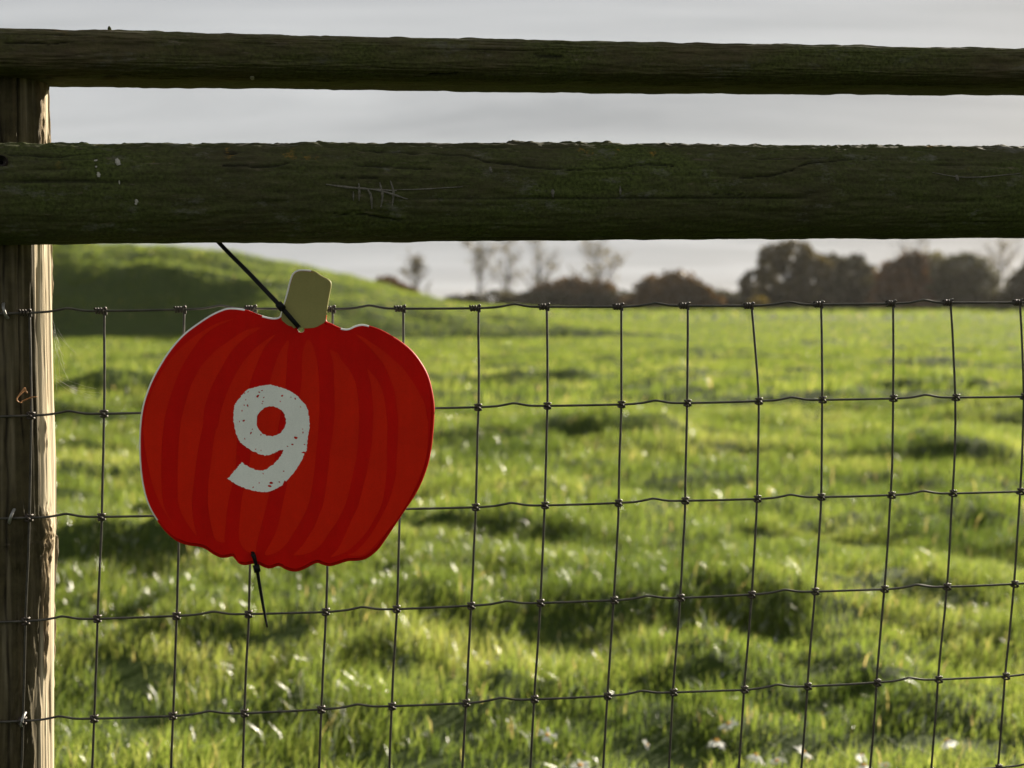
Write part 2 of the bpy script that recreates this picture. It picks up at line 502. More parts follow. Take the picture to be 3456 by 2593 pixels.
def build_ground():
    front = np.linspace(-R(42), R(42), 420)
    rest = np.linspace(R(42), 2 * math.pi - R(42), 62)[1:-1]
    ang = np.concatenate([front, rest])
    rad = np.concatenate([np.geomspace(0.35, 75, 300), np.geomspace(75, 1500, 26)[1:]])
    A, D = np.meshgrid(ang, rad)
    X, Y = D * np.sin(A), D * np.cos(A)
    Z = height(X, Y)
    Z = np.where(D > 200, 0.86 + (Z - 0.86) * np.clip((400 - D) / 200, 0, 1), Z)
    V = np.stack([X, Y, Z], -1).reshape(-1, 3)
    na, nr = len(ang), len(rad)
    i = np.arange(nr - 1)[:, None] * na; j = np.arange(na)[None, :]; k = (j + 1) % na
    q = np.stack([i + j, i + k, i + na + k, i + na + j], -1).reshape(-1, 4)
    V = np.concatenate([V, [[0, 0, float(height(0, 0))]]])
    c = len(V) - 1
    t = [(c, (jj + 1) % na, jj) for jj in range(na)]
    o = part("field", V, M_GROUND, None, quads=q[:, ::-1], tris=t, at=(0, 0, 0))
    o["kind"] = "structure"
build_ground()

def build_grass():
    XS, YS, HS, WS = [], [], [], []
    def zone(d0, d1, dens, hh, ww, margin=0.8, k=0.42):
        area = k * (d1 * d1 - d0 * d0) + 2 * margin * (d1 - d0)
        n = int(area * dens)
        d = np.sqrt(rng.uniform(0, 1, n) * (d1 * d1 - d0 * d0) + d0 * d0)
        x = rng.uniform(-1, 1, n) * (k * d + margin)
        cl = fbm(x * 6, d * 8, 2.2, 3)
        keep = rng.uniform(-0.95, 0.5, n) < cl
        if d1 > 10: keep = rng.uniform(-1.6, 0.6, n) < cl
        x, d, cl = x[keep], d[keep], cl[keep]
        lng = 1 + 0.75 * fbm(x * 2.6, d * 3.2, 9.2, 3) + 0.5 * cl
        XS.append(x); YS.append(d)
        HS.append(rng.uniform(*hh, len(x)) * np.clip(lng, 0.4, 1.7)); WS.append(rng.uniform(*ww, len(x)))
    zone(0.5, 2.2, 1500, (0.03, 0.08), (0.0025, 0.0045), 1.2)
    zone(2.2, 6.2, 9800, (0.018, 0.072), (0.0022, 0.0046))
    zone(6.2, 14, 2500, (0.03, 0.085), (0.004, 0.007))
    zone(14, 35, 300, (0.05, 0.11), (0.010, 0.020))
    zone(35, 75, 58, (0.06, 0.12), (0.018, 0.036))
    zone(75, 170, 5, (0.10, 0.2), (0.07, 0.14))
    nm = 42000                                       # longer growth on the old bank
    XS.append(rng.uniform(-26, 5, nm)); YS.append(rng.uniform(43, 60, nm)); HS.append(rng.uniform(0.06, 0.17, nm)); WS.append(rng.uniform(0.012, 0.028, nm))
    x, y, h, w = map(np.concatenate, (XS, YS, HS, WS))
    n = len(x)
    z = height(x, y)
    ph = rng.uniform(0, 2 * math.pi, n)              # direction of the blade's width
    la = rng.uniform(0, 2 * math.pi, n)              # direction of the lean
    ln = np.abs(rng.normal(0.25, 0.28, n)) + 0.12
    wx, wy = np.cos(ph) * w / 2, np.sin(ph) * w / 2
    lx, ly = np.cos(la) * ln * h + 0.10 * h, np.sin(la) * ln * h - 0.04 * h
    V = np.empty((n, 5, 3), np.float32)
    b = np.stack([x, y, z - 0.006], -1); ww = np.stack([wx, wy, np.zeros(n)], -1)
    mid = np.stack([x + lx * 0.32, y + ly * 0.32, z + h * 0.58], -1)
    tip = np.stack([x + lx * 1.1, y + ly * 1.1, z + h * np.clip(1.08 - 0.32 * ln, 0.55, 1)], -1)
    V[:, 0] = b - ww * .9; V[:, 1] = b + ww * .9; V[:, 2] = mid - ww * 0.8; V[:, 3] = mid + ww * 0.8; V[:, 4] = tip
    base = np.arange(n)[:, None] * 5
    q = base + np.array([[0, 1, 3, 2]]); t = base + np.array([[2, 3, 4]])
    tint = np.clip(0.40 + 0.28 * fbm(x * 1.5, y * 1.5, 5.0, 4) * (1 - 0.6 * smooth(15, 40, y)) + rng.normal(0, 0.16, n), 0, 0.85)
    dry = rng.uniform(0, 1, n) < 0.014
    tint = np.where(dry, 1.0, tint)
    o = part("meadow_grass", V.reshape(-1, 3), M_GRASS, None, quads=q, tris=t, at=(0, 0, 0), smoothed=True)
    at = o.data.attributes.new("tint", 'FLOAT', 'POINT')
    at.data.foreach_set("value", np.repeat(tint, 5).astype(np.float32))
    gl = np.clip(0.0036 / w, 0.02, 1.0) ** 1.6 * np.where(rng.uniform(0, 1, n) < 0.34, 1.0, 0.12)
    at = o.data.attributes.new("gloss", 'FLOAT', 'POINT')
    at.data.foreach_set("value", np.repeat(gl, 5).astype(np.float32))
    tag(o, "sunlit uneven green meadow grass behind the wire fence", "grass", kind="stuff")
build_grass()

# ------------------------------------------------------------------ the trees along the far edge of the field
BARKM = plain("tree_bark", (0.055, 0.043, 0.033), 0.9, 0.2, 0, 0.4, 4.0)
def foliage(name, dark, light):
    return leafy(name, [(0.0, dark), (1.0, light)], (1.3, 1.2, 0.9), 0.02, 0.5, tmix=0.35)
F_OLIVE = foliage("olive_foliage", (0.040, 0.034, 0.015), (0.13, 0.105, 0.042))
F_DARK = foliage("dark_foliage", (0.034, 0.032, 0.016), (0.090, 0.080, 0.036))
F_BROWN = foliage("brown_autumn_foliage", (0.052, 0.036, 0.016), (0.175, 0.100, 0.034))
F_RUST = foliage("rust_autumn_foliage", (0.050, 0.032, 0.015), (0.165, 0.080, 0.030))
F_GREEN = foliage("dull_green_foliage", (0.038, 0.040, 0.018), (0.13, 0.122, 0.052))
F_PALE = foliage("pale_leaf_foliage", (0.09, 0.075, 0.045), (0.22, 0.19, 0.10))
F_YELLOW = foliage("yellow_foliage", (0.12, 0.09, 0.02), (0.42, 0.32, 0.05))

def leaf_quads(P, size, flatten=1.0):
    n = len(P)
    a = rng.normal(0, 1, (n, 3)); a /= np.linalg.norm(a, axis=1)[:, None]
    b = rng.normal(0, 1, (n, 3)); b -= a * (a * b).sum(1)[:, None]; b /= np.linalg.norm(b, axis=1)[:, None]
    s = rng.uniform(0.6, 1.3, n)[:, None] * size
    a = a * s * 0.5; b = b * s * 0.34
    V = np.stack([P - a, P + b * 1.0 - a * .1, P + a, P - b - a * .1], 1).reshape(-1, 3)
    q = np.arange(n)[:, None] * 4 + np.arange(4)[None]
    return V, q

def crown_points(lobes, n, seed, gap=0.25):
    vol = np.array([l[3] * l[4] * l[5] for l in lobes]) ** 0.7
    cnt = (vol / vol.sum() * n).astype(int)
    out = []
    for (cx, cy, cz, rx, ry, rz), c in zip(lobes, cnt):
        d = rng.normal(0, 1, (c * 2, 3)); d /= np.linalg.norm(d, axis=1)[:, None]
        r = rng.uniform(0.25, 1, c * 2) ** 0.45
        lump = 1 + 0.20 * fbm(d[:, 0] * 2.4 + seed, d[:, 1] * 2.4 + cx, d[:, 2] * 2.4, 3)
        p = d * (r * lump)[:, None]
        g = fbm(p[:, 0] * 3.0 + seed * 3, p[:, 1] * 3.0, p[:, 2] * 3.0 + cx, 2)
        p = p[g > -gap * 2.2][:c]
        out.append(p * np.array([rx, ry, rz]) + np.array([cx, cy, cz]))
    return np.concatenate(out)

def px_at(px, py, dist):
    """world x, z of a 2212 px reading at a distance along Y"""
    d = ray(px * K, py * K); p = CC + d * (dist / d[1])
    return p[0], p[2]

def leafy_tree(name, label, lobes_px, dist, mat, n=3600, size=0.42, gap=0.25, cat="tree", group=None, seed=1.0):
    """lobes_px: (centre x, centre y, half width, half height) in the 2212 px reading, built at its own distance"""
    f = dist / 3072.0
    lobes = []
    for (cx, cy, hw, hh) in lobes_px:
        x, z = px_at(cx, cy, dist)
        lobes.append((x, dist + rng.uniform(-1, 1) * hw * f * 0.4, z, hw * f, hw * f * 0.85, hh * f))
    bx = np.mean([l[0] for l in lobes]); gz = float(height(bx, dist))
    base = np.array([bx, dist, gz])
    t = thing(name, base, label, cat, group)
    top = max(l[2] for l in lobes)
    rad = 0.035 * (top - gz) + 0.08
    trunk = catmull([base + [0, 0, -0.2], base + [0.1, 0, (top - gz) * 0.3], base + [-0.1, 0.1, (top - gz) * 0.6], base + [0.05, 0, (top - gz) * 0.95]], 5)
    tr = tube_part("trunk", trunk, np.linspace(rad, rad * 0.25, len(trunk)), BARKM, t, 8, at=base)
    limbs = []
    for l in lobes:
        c = np.array(l[:3])
        for k in range(3):
            s0 = trunk[int(len(trunk) * rng.uniform(0.25, 0.7))]
            e = c + rng.normal(0, 0.35, 3) * np.array(l[3:])
            m = (s0 + e) / 2 + [0, 0, 0.25 * l[5]]
            P = catmull([s0, m, e], 5)
            limbs.append(tube(P, np.linspace(rad * 0.4, rad * 0.08, len(P)), 5))
    V, q, p = merge(limbs)
    part("limb", V, BARKM, t, quads=q, polys=p)
    P = crown_points(lobes, n, seed, gap)
    P[:, 2] = np.maximum(P[:, 2], gz + 0.1)
    V, q = leaf_quads(P, size)
    c = part("crown", V, mat, t, quads=q, smoothed=False)
    lum = np.clip(0.45 + 0.45 * fbm(P[:, 0] * 0.7, P[:, 1] * 0.7, P[:, 2] * 0.7 + seed, 3) + rng.normal(0, 0.14, len(P)), 0, 1)
    at = c.data.attributes.new("tint", 'FLOAT', 'POINT'); at.data.foreach_set("value", np.repeat(lum, 4).astype(np.float32))
    return t

def bare_tree(name, label, x_px, top_px, spread_px, dist, mat, leaves=500, group=None, seed=1, lean=0.0, size=0.3):
    r = random.Random(seed)
    f = dist / 3072.0
    bx, tz = px_at(x_px, top_px, dist)
    gz = float(height(bx, dist))
    base = np.array([bx, dist, gz]); H = tz - gz; S = spread_px * f
    t = thing(name, base, label, "tree", group)
    def wob(a, b, n, amp):
        P = np.linspace(a, b, n)
        for i in range(1, n - 1):
            P[i] += np.array([r.uniform(-1, 1), r.uniform(-1, 1), 0]) * amp
        return catmull(P, 3)
    trunk = wob(base - [0, 0, .2], base + np.array([lean * H, 0, H * 0.97]), 6, 0.02 * H)
    R0 = 0.016 * H + 0.03
    tube_part("trunk", trunk, np.linspace(R0 * 0.8, R0 * 0.12, len(trunk)), BARKM, t, 7, at=base)
    tb, tips = [], []
    for i in range(34):
        u = r.uniform(0.18, 0.93)
        s0 = trunk[int(u * (len(trunk) - 1))]
        a = r.uniform(0, 2 * math.pi); L = (1 - u * 0.72) * S * r.uniform(0.6, 1.5)
        e = s0 + np.array([math.cos(a) * L, math.sin(a) * L, L * r.uniform(0.7, 1.5)])
        e[2] = min(e[2], tz)
        P = wob(s0, e, 4, 0.06 * L)
        tb.append(tube(P, np.linspace(R0 * 0.34 * (1.1 - u), 0.012, len(P)), 4))
        for k in range(6):
            s1 = P[r.randrange(2, len(P))]
            a2 = a + r.uniform(-1.2, 1.2); L2 = L * r.uniform(0.25, 0.5)
            e1 = s1 + np.array([math.cos(a2) * L2, math.sin(a2) * L2, L2 * r.uniform(0.4, 1.3)])
            Q = np.linspace(s1, e1, 3); Q[1] += np.array([0, 0, -0.05 * L2])
            tb.append(tube(Q, [0.022, 0.014, 0.008], 3)); tips += [e1, Q[1], e]
    V, q, p = merge(tb)
    part("branch", V, BARKM, t, quads=q, polys=p)
    if leaves:
        tp = np.array(tips)
        # leaves hang on in a few bunches
        w = np.clip(0.15 + fbm(tp[:, 0] * 1.1 + seed, tp[:, 1] * 1.1, tp[:, 2] * 1.1, 2), 0.02, None)
        P = tp[rng.choice(len(tp), leaves, p=w / w.sum())] + rng.normal(0, 0.16 * S * 0.5 + 0.08, (leaves, 3))
        V, q = leaf_quads(P, size)
        c = part("crown", V, mat, t, quads=q, smoothed=False)
        at = c.data.attributes.new("tint", 'FLOAT', 'POINT')
        at.data.foreach_set("value", np.repeat(np.clip(rng.normal(0.5, 0.2, leaves), 0, 1), 4).astype(np.float32))
    return t

TG = "trees along the far edge of the field"
def base_lobes(x0, x1, y=652, hh=24):
    n = max(2, int((x1 - x0) / 38))
    return [(x, y, 34, hh) for x in np.linspace(x0 + 22, x1 - 22, n)]
leafy_tree("field_tree", "tallest dark olive tree with sky showing through holes in its domed crown",
           [(1640, 622, 46, 46), (1672, 565, 36, 40), (1715, 556, 46, 38), (1755, 600, 50, 58), (1720, 632, 60, 30)] + base_lobes(1596, 1800), 120, F_OLIVE, 9500, 0.42, 0.10, group=TG, seed=1.3)
leafy_tree("field_tree", "dark flat-topped tree joined to the right side of the tallest tree",
           [(1795, 590, 40, 44), (1840, 592, 48, 42), (1830, 630, 75, 36), (1878, 615, 35, 42)] + base_lobes(1780, 1915), 124, F_DARK, 8500, 0.42, 0.5, group=TG, seed=4.1)
leafy_tree("field_tree", "rust brown tree between the dark flat-topped tree and the wide green one",
           [(1925, 600, 32, 40), (1965, 592, 45, 48), (1940, 630, 55, 30)] + base_lobes(1895, 2010), 117, F_RUST, 7000, 0.40, 0.5, group=TG, seed=6.7)
leafy_tree("field_tree", "wide dull green autumn tree right of the rust brown tree",
           [(2010, 595, 50, 50), (2075, 588, 50, 46), (2105, 615, 50, 44), (2050, 630, 80, 34)] + base_lobes(1985, 2160), 121, F_GREEN, 9000, 0.42, 0.5, group=TG, seed=8.2)
leafy_tree("field_tree", "dark green tree cut by the right edge of the picture",
           [(2210, 625, 40, 44), (2270, 600, 60, 60)] + base_lobes(2150, 2320), 112, F_DARK, 7000, 0.42, 0.5, group=TG, seed=3.9)
leafy_tree("field_tree", "round orange-brown dome-shaped tree left of the tallest tree",
           [(1410, 632, 44, 36), (1462, 622, 52, 36), (1500, 636, 42, 30)] + base_lobes(1350, 1560, 656, 18), 128, F_BROWN, 8000, 0.40, 0.5, group=TG, seed=2.6)
leafy_tree("field_tree", "low brown two-humped tree behind the bare tree in the middle",
           [(1190, 636, 42, 28), (1235, 630, 46, 32), (1295, 634, 40, 30)] + base_lobes(1140, 1340, 656, 18), 132, F_BROWN, 7500, 0.40, 0.5, group=TG, seed=5.5)
leafy_tree("field_bush", "small dark rounded bush at the foot of the leafless trees",
           [(985, 654, 28, 16), (1018, 652, 26, 18)], 126, F_DARK, 2200, 0.34, 0.5, "bush", seed=7.7)
leafy_tree("field_bush", "brown bush peeping over the end of the grassy bank",
           [(835, 618, 30, 20), (862, 630, 26, 18), (880, 640, 30, 18)], 96, F_BROWN, 2600, 0.30, 0.5, "bush", seed=9.1)
leafy_tree("field_bush", "small yellow bush at the left foot of the tallest tree",
           [(1640, 652, 20, 9)], 108, F_YELLOW, 500, 0.25, 0.4, "bush", seed=3.1)
leafy_tree("hedge", "low dark hedge running under the trees on the right",
           [(x, 650 + 5 * math.sin(x * 1.7), 48, 22 + 5 * math.sin(x * 0.9)) for x in range(1075, 2420, 42)], 131, F_DARK, 19000, 0.40, 0.5, "hedge", seed=1.9)
bare_tree("slender_tree", "thin half-bare tree nearest the grassy bank", 905, 548, 34, 135, F_PALE, 420, TG, 3, -0.04, 0.28)
bare_tree("slender_tree", "tall thin leafless tree left of three in a row", 1035, 490, 42, 140, F_PALE, 420, TG, 14, 0.02, 0.26)
bare_tree("slender_tree", "tall thin leafless tree in the middle of three in a row", 1095, 485, 46, 146, F_PALE, 420, TG, 25, 0.0, 0.26)
bare_tree("slender_tree", "tall thin leafless tree right of three in a row", 1160, 500, 44, 142, F_PALE, 360, TG, 36, 0.03, 0.26)
bare_tree("slender_tree", "wispy nearly bare tree rising above the two-humped brown tree", 1290, 515, 52, 138, F_PALE, 650, TG, 47, 0.0, 0.26)
bare_tree("slender_tree", "bare tree sticking up above the rust brown tree", 1985, 480, 46, 150, F_PALE, 360, TG, 58, 0.0, 0.26)
bare_tree("slender_tree", "faint bare tree between the wide green tree and the picture's right edge", 2165, 505, 50, 150, F_PALE, 420, TG, 69, 0.0, 0.26)

# ------------------------------------------------------------------ the wooden fence
fence_root = thing("wooden_fence", fence(-0.56, 0.0, 0.043), "weathered mossy wooden fence with a round post and two horizontal rails", "fence")

def crack_mask(S, Z, cracks, width, depth):
    D = np.zeros_like(S)
    for pts in cracks:
        P = catmull(np.array(pts), 5)
        P[:, 1] += 0.0012 * fbm(P[:, 0] * 120, P[:, 1] * 30, 1.0, 2)
        zi = np.interp(S, P[:, 0], P[:, 1], left=1e3, right=1e3)
        span = P[-1, 0] - P[0, 0]
        u = np.clip((S - P[0, 0]) / span, 0, 1)
        wv = width * (0.35 + 0.9 * np.sin(np.pi * u) ** 0.5) * (0.75 + 0.5 * vnoise(S * 90, zi * 3, 2.0))
        D = np.maximum(D, np.exp(-((Z - zi) / np.maximum(wv, 2e-4)) ** 2) * depth)
    return D

def px_cracks(lst, org_x, off):
    """crack readings in a crop of 1200 px shown 2212 wide, its left edge at org_x"""
    out = []
    for pts in lst:
        a = np.array(pts, float) / 1.8433
        p = on_fence(a[:, 0] + org_x, a[:, 1], off)
        s, z = to_sz(p)
        out.append(np.stack([s, z], -1))
    return out

def build_rail(name, top_px, bot_px, off_mid, off_edge, half_depth, front_exp, mat, cracks, flat_back, mossy, seed, sx0=-0.92, sx1=1.62):
    tp = to_sz(k_fence(*zip(*top_px), off_edge[0])); bp = to_sz(k_fence(*zip(*bot_px), off_edge[1]))
    s = np.unique(np.concatenate([np.linspace(sx0, -0.58, 50), np.linspace(-0.58, 0.60, 780), np.linspace(0.60, sx1, 90)]))
    zt = np.interp(s, *tp); zb = np.interp(s, *bp)
    zc, hz = (zt + zb) / 2, (zt - zb) / 2
    hz = hz + 0.00035 * fbm(s * 30, seed, 0.0, 4)
    zc = zc + 0.0004 * fbm(s * 5, seed + 5, 0.0, 3)
    # section angles: dense on the camera side
    a = np.concatenate([np.linspace(-0.5 * math.pi, 0.5 * math.pi, 104), np.linspace(0.5 * math.pi, 1.5 * math.pi, 22)[1:-1]])
    ca, sa = np.cos(a), np.sin(a)
    q = -np.sign(ca) * np.abs(ca) ** front_exp * half_depth
    q = np.where(ca < 0, q * flat_back, q)
    zz = np.sign(sa) * np.abs(sa) ** (0.82 if front_exp > 0.7 else 0.6)
    S, A = np.meshgrid(s, a, indexing='ij')
    Q = np.broadcast_to(q, S.shape).copy(); Zr = np.broadcast_to(zz, S.shape)
    Z = zc[:, None] + hz[:, None] * Zr
    nq = np.broadcast_to(-ca, S.shape); nz = np.broadcast_to(sa, S.shape)
    arc = np.broadcast_to(a * 0.06, S.shape)
    d = 0.00045 * fbm(S * 9, arc * 160, seed, 4) + 0.0005 * fbm(S * 3.0, arc * 22, seed + 3, 3) + 0.0007 * fbm(S * 45, arc * 260, seed + 7, 3)
    topm = smooth(0.80, 0.995, np.broadcast_to(sa, S.shape)) * 1.0
    if mossy:
        lump = np.clip(fbm(S * 75, arc * 90, seed + 11, 4) - 0.42, 0, None)
        d = d + topm * 0.0030 * lump + smooth(-0.2, 0.7, np.broadcast_to(sa, S.shape)) * 0.0009 * fbm(S * 110, arc * 150, seed + 13, 3)
    else:
        d = d + topm * 0.0016 * fbm(S * 26, arc * 200, seed + 11, 4)
    cr = crack_mask(S, Z, cracks, 0.0008, 1.0) * (ca > 0.05)
    fine = np.clip(fbm(S * 5, arc * 240, seed + 21, 3) - 0.80, 0, None) * 2.2
    cr = np.maximum(cr, np.clip(fine, 0, 0.7))
    d = d - 0.0024 * cr
    Q = Q + nq * d; Z = Z + nz * d
    V = fence(S, Z, off_mid + Q)
    ns, na = S.shape
    i = np.arange(ns - 1)[:, None] * na; j = np.arange(na)[None, :]; k = (j + 1) % na
    quads = np.stack([i + j, i + na + j, i + na + k, i + k], -1).reshape(-1, 4)
    polys = [list(range(na)), list(range((ns - 1) * na, ns * na))[::-1]]
    o = part(name, V.reshape(-1, 3), mat, fence_root, quads=quads, polys=polys)
    for nm, val in (("crack", np.clip(cr * 0.85, 0, 1)), ("top", np.clip(smooth(0.15, 0.97, np.broadcast_to(sa, S.shape)) * (1.0 if mossy else 0.35), 0, 1))):
        at = o.data.attributes.new(nm, 'FLOAT', 'POINT'); at.data.foreach_set("value", val.astype(np.float32).ravel())
    ends = V[-1].mean(0)
    bvh = BVHTree.FromPolygons([Vector(v) for v in V.reshape(-1, 3)], quads.tolist())
    return o, bvh

OFF_TOP, OFF_LOW = 0.022, -0.004
cr_top = px_cracks([[(0, 270), (200, 269), (420, 268)], [(0, 455), (450, 455), (800, 445)], [(330, 495), (700, 488), (1150, 490)]], 0, OFF_TOP - 0.055)
cr_top += px_cracks([[(560, 470), (700, 455), (830, 440)], [(1290, 340), (1500, 350)]], 1100, OFF_TOP - 0.055)
cr_low = px_cracks([[(0, 955), (330, 970), (650, 945), (740, 930)], [(1380, 1025), (1700, 1035), (1800, 1010)], [(1380, 938), (1450, 945), (1530, 935)]], 0, OFF_LOW - 0.045)
cr_low += px_cracks([[(60, 915), (400, 935), (830, 960), (1020, 1000), (1250, 1030), (1500, 1050), (1800, 1045), (2000, 1015), (2200, 1025)],
                     [(130, 1020), (400, 1035), (660, 1050)], [(50, 1325), (250, 1345), (480, 1370)], [(60, 1100), (200, 1108), (330, 1100)]], 1100, OFF_LOW - 0.045)
cr_low += px_cracks([[(400, 1105), (560, 1100), (700, 1080), (830, 1030), (1000, 995), (1250, 980)], [(230, 1215), (330, 1212), (460, 1210)]], 2256, OFF_LOW - 0.045)

top_rail, bvh_top = build_rail("rail", [(0, 66), (237, 70), (600, 80), (1106, 90), (1650, 100), (2212, 108)],
                               [(0, 187), (300, 190), (1106, 200), (1700, 206), (2212, 208)], OFF_TOP, (OFF_TOP - 0.022, OFF_TOP + 0.034), 0.055, 0.45, M_RAIL_TOP, cr_top, 1.0, False, 3.0)
low_rail, bvh_low = build_rail("rail", [(0, 308), (600, 308), (1106, 309), (1700, 312), (2212, 317)],
                               [(0, 527), (500, 523), (1106, 519), (1700, 515), (2212, 513)], OFF_LOW, (OFF_LOW - 0.010, OFF_LOW - 0.006), 0.046, 0.80, M_RAIL_LOW, cr_low, 0.12, True, 12.0)
top_rail["label"] = "narrower brown top rail, sagging to the right"
low_rail["label"] = "thick mossy green lower rail with scratches and cracks"

# the round post
PR = 0.043
POST_S = -0.6
for _ in range(40):                 # slide the post along the fence until its right outline stands where the photo shows it
    c_ = fence(POST_S, 1.0, PR)
    an = math.atan2(c_[0], c_[1]) + math.asin(PR / math.hypot(c_[0], c_[1]))
    POST_S -= 0.5 * (math.tan(an) * FPX - (110 * K - PW / 2)) / FPX * 1.36
Z_POST_TOP = float(np.interp(POST_S, *to_sz(k_fence([0, 300], [187, 190], OFF_TOP + 0.046)))) + 0.012
def build_post(sc, ztop, detail=True):
    z = np.concatenate([np.linspace(-0.25, 0.50, 40), np.linspace(0.50, ztop, 620 if detail else 60)[1:]])
    a = np.concatenate([np.linspace(-R(30), R(125), 150 if detail else 30), np.linspace(R(125), R(330), 30)[1:-1]])   # 0 = towards the camera, + = to the right
    Zg, A = np.meshgrid(z, a, indexing='ij')
    r0 = PR * (1 + 0.015 * fbm(Zg * 4, np.cos(A) * 1.5, np.sin(A) * 1.5, 2)) + 0.0022 * np.exp(-((Zg - 0.84) / 0.10) ** 2)
    arc = A * PR
    bark = smooth(0.02, 0.30, fbm(Zg * 7 + 3, arc * 60, 2.0, 4) + 0.75 * np.exp(-((Zg - 0.79) / 0.028) ** 2) + 0.45 * (Zg < 0.78) - 0.26 * smooth(R(58), R(72), A) + 0.40 * (Zg > 1.07) - 0.42)
    g = 0.0006 * fbm(Zg * 5, arc * 420, 1.0, 4) + 0.0006 * fbm(Zg * 3, arc * 120, 4.0, 3)
    g = g + bark * (0.0010 + 0.0022 * np.abs(fbm(Zg * 38, arc * 260, 9.0, 4)))
    knot = np.exp(-(((Zg - 0.785) / 0.024) ** 2 + ((A - R(62)) / 0.35) ** 2))
    g = g + 0.0028 * knot * (0.5 + fbm(Zg * 120, arc * 260, 5.5, 3))
    cr = np.zeros_like(A)
    for (ac, z0, z1, w) in ((R(12), 0.3, 1.3, 0.0011), (R(46), 0.86, 1.03, 0.0009), (R(57), 0.96, 1.05, 0.0012), (R(74), 0.9, 1.06, 0.0007), (R(60), 1.09, 1.15, .0011),
                            (R(-4), 0.3, 0.98, 0.0013), (R(76), 0.58, 0.66, 0.0009), (R(55), 0.62, 0.74, 0.001), (R(63), 0.66, 0.76, 0.0009), (R(30), 0.86, 1.3, 0.0007)):
        line = ac * PR + 0.0022 * fbm(Zg * 14, ac * 9, 0.7, 3)
        m = smooth(z0, z0 + 0.03, Zg) * (1 - smooth(z1 - 0.03, z1, Zg))
        cr = np.maximum(cr, m * np.exp(-((arc - line) / w) ** 2) * (0.7 + 0.3 * vnoise(Zg * 60, ac)))
    g = g - 0.0026 * cr
    rr = r0 + g
    lean = (Zg - 0.95) * 0.004 - 0.009 * np.clip(0.82 - Zg, 0, None)
    V = fence(sc + lean + rr * np.sin(A), Zg, PR - rr * np.cos(A))
    ns, na = A.shape
    i = np.arange(ns - 1)[:, None] * na; j = np.arange(na)[None, :]; k = (j + 1) % na
    quads = np.stack([i + j, i + k, i + na + k, i + na + j], -1).reshape(-1, 4)
    polys = [list(range(na))[::-1], list(range((ns - 1) * na, ns * na))]
    o = part("post", V.reshape(-1, 3), M_POST, fence_root, quads=quads, polys=polys)
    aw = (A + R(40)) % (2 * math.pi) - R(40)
    alg_shade = 1 - smooth(-0.25, 0.25, (aw - R(53)) * 1.8 + 0.40 * fbm(Zg * 6, arc * 110, 12.0, 4))  # growth plus painted shade, edged where the direct sun begins
    alg_shade = np.maximum(alg_shade * np.clip(0.97 + 0.2 * fbm(Zg * 9, arc * 200, 14.0, 3), 0, 1), 0.55 * smooth(0.25, 0.6, fbm(Zg * 5, arc * 70, 15.0, 4)) * (aw > R(90)))
    for nm, val in (("crack", np.clip(cr * 0.9, 0, 1)), ("bark", np.clip(bark, 0, 1)), ("algae_shade", np.clip(alg_shade, 0, 1))):
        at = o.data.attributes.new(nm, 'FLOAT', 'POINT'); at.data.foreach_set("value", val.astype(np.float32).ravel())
    return o
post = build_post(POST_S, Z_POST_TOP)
post["label"] = "round timber post, pale and sunlit along its right side"
zt2 = float(np.interp(1.45, [0, 0.6], [0, 0])) + Z_POST_TOP - 0.035
# second post of the run, just past the picture's right edge, carries the rails' other ends
sz_r = to_sz(k_fence([1106, 2212], [200, 208], OFF_TOP + 0.046))
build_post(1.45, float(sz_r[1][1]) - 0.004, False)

# ------------------------------------------------------------------ marks on the rails
def hit(bvh, px, py):
    d = ray(px, py)
    loc, nor, idx, dist = bvh.ray_cast(Vector(CC), Vector(d).normalized())
    if loc is None:
        return None
    n = np.array(nor); n = n if n @ d < 0 else -n
    return np.array(loc), n

def stroke(name, bvh, pts, width, mat, parent, lift=0.0006):
    pts = np.array(pts, float)
    P = catmull(pts, 6)
    L, Rr = [], []
    for i, p in enumerate(P):
        h = hit(bvh, *p)
        if h is None: continue
        u = i / (len(P) - 1)
        t = P[min(i + 1, len(P) - 1)] - P[max(i - 1, 0)]; t = t / (np.hypot(*t) + 1e-9)
        side = FT * (-t[1]) * -1 + np.array([0, 0, 1.0]) * (t[0])
        w = width * (0.35 + 0.65 * math.sin(math.pi * min(max(u, 0.04), 0.96))) * rng.uniform(0.6, 1.25)
        c = h[0] + h[1] * lift
        L.append(c - side * w / 2); Rr.append(c + side * w / 2)
    n = len(L)
    if n < 2: return
    V = np.concatenate([L, Rr])
    nn = np.array([h[1]] * (2 * n)) if False else np.tile(-FN, (2 * n, 1))
    Vb = V - nn * 0.0012
    W = np.concatenate([V, Vb])
    q = []
    for i in range(n - 1):
        q += [(i, i + 1, n + i + 1, n + i), (2 * n + i, 3 * n + i, 3 * n + i + 1, 2 * n + i + 1), (i, 2 * n + i, 2 * n + i + 1, i + 1), (n + i, n + i + 1, 3 * n + i + 1, 3 * n + i)]
    part(name, W, mat, parent, quads=q, smoothed=False)

def c2(pts): return [(1100 + x / 1.8433, y / 1.8433) for x, y in pts]
def c1(pts): return [(x / 1.8433, y / 1.8433) for x, y in pts]
def c3(pts): return [(2256 + x / 1.8433, y / 1.8433) for x, y in pts]
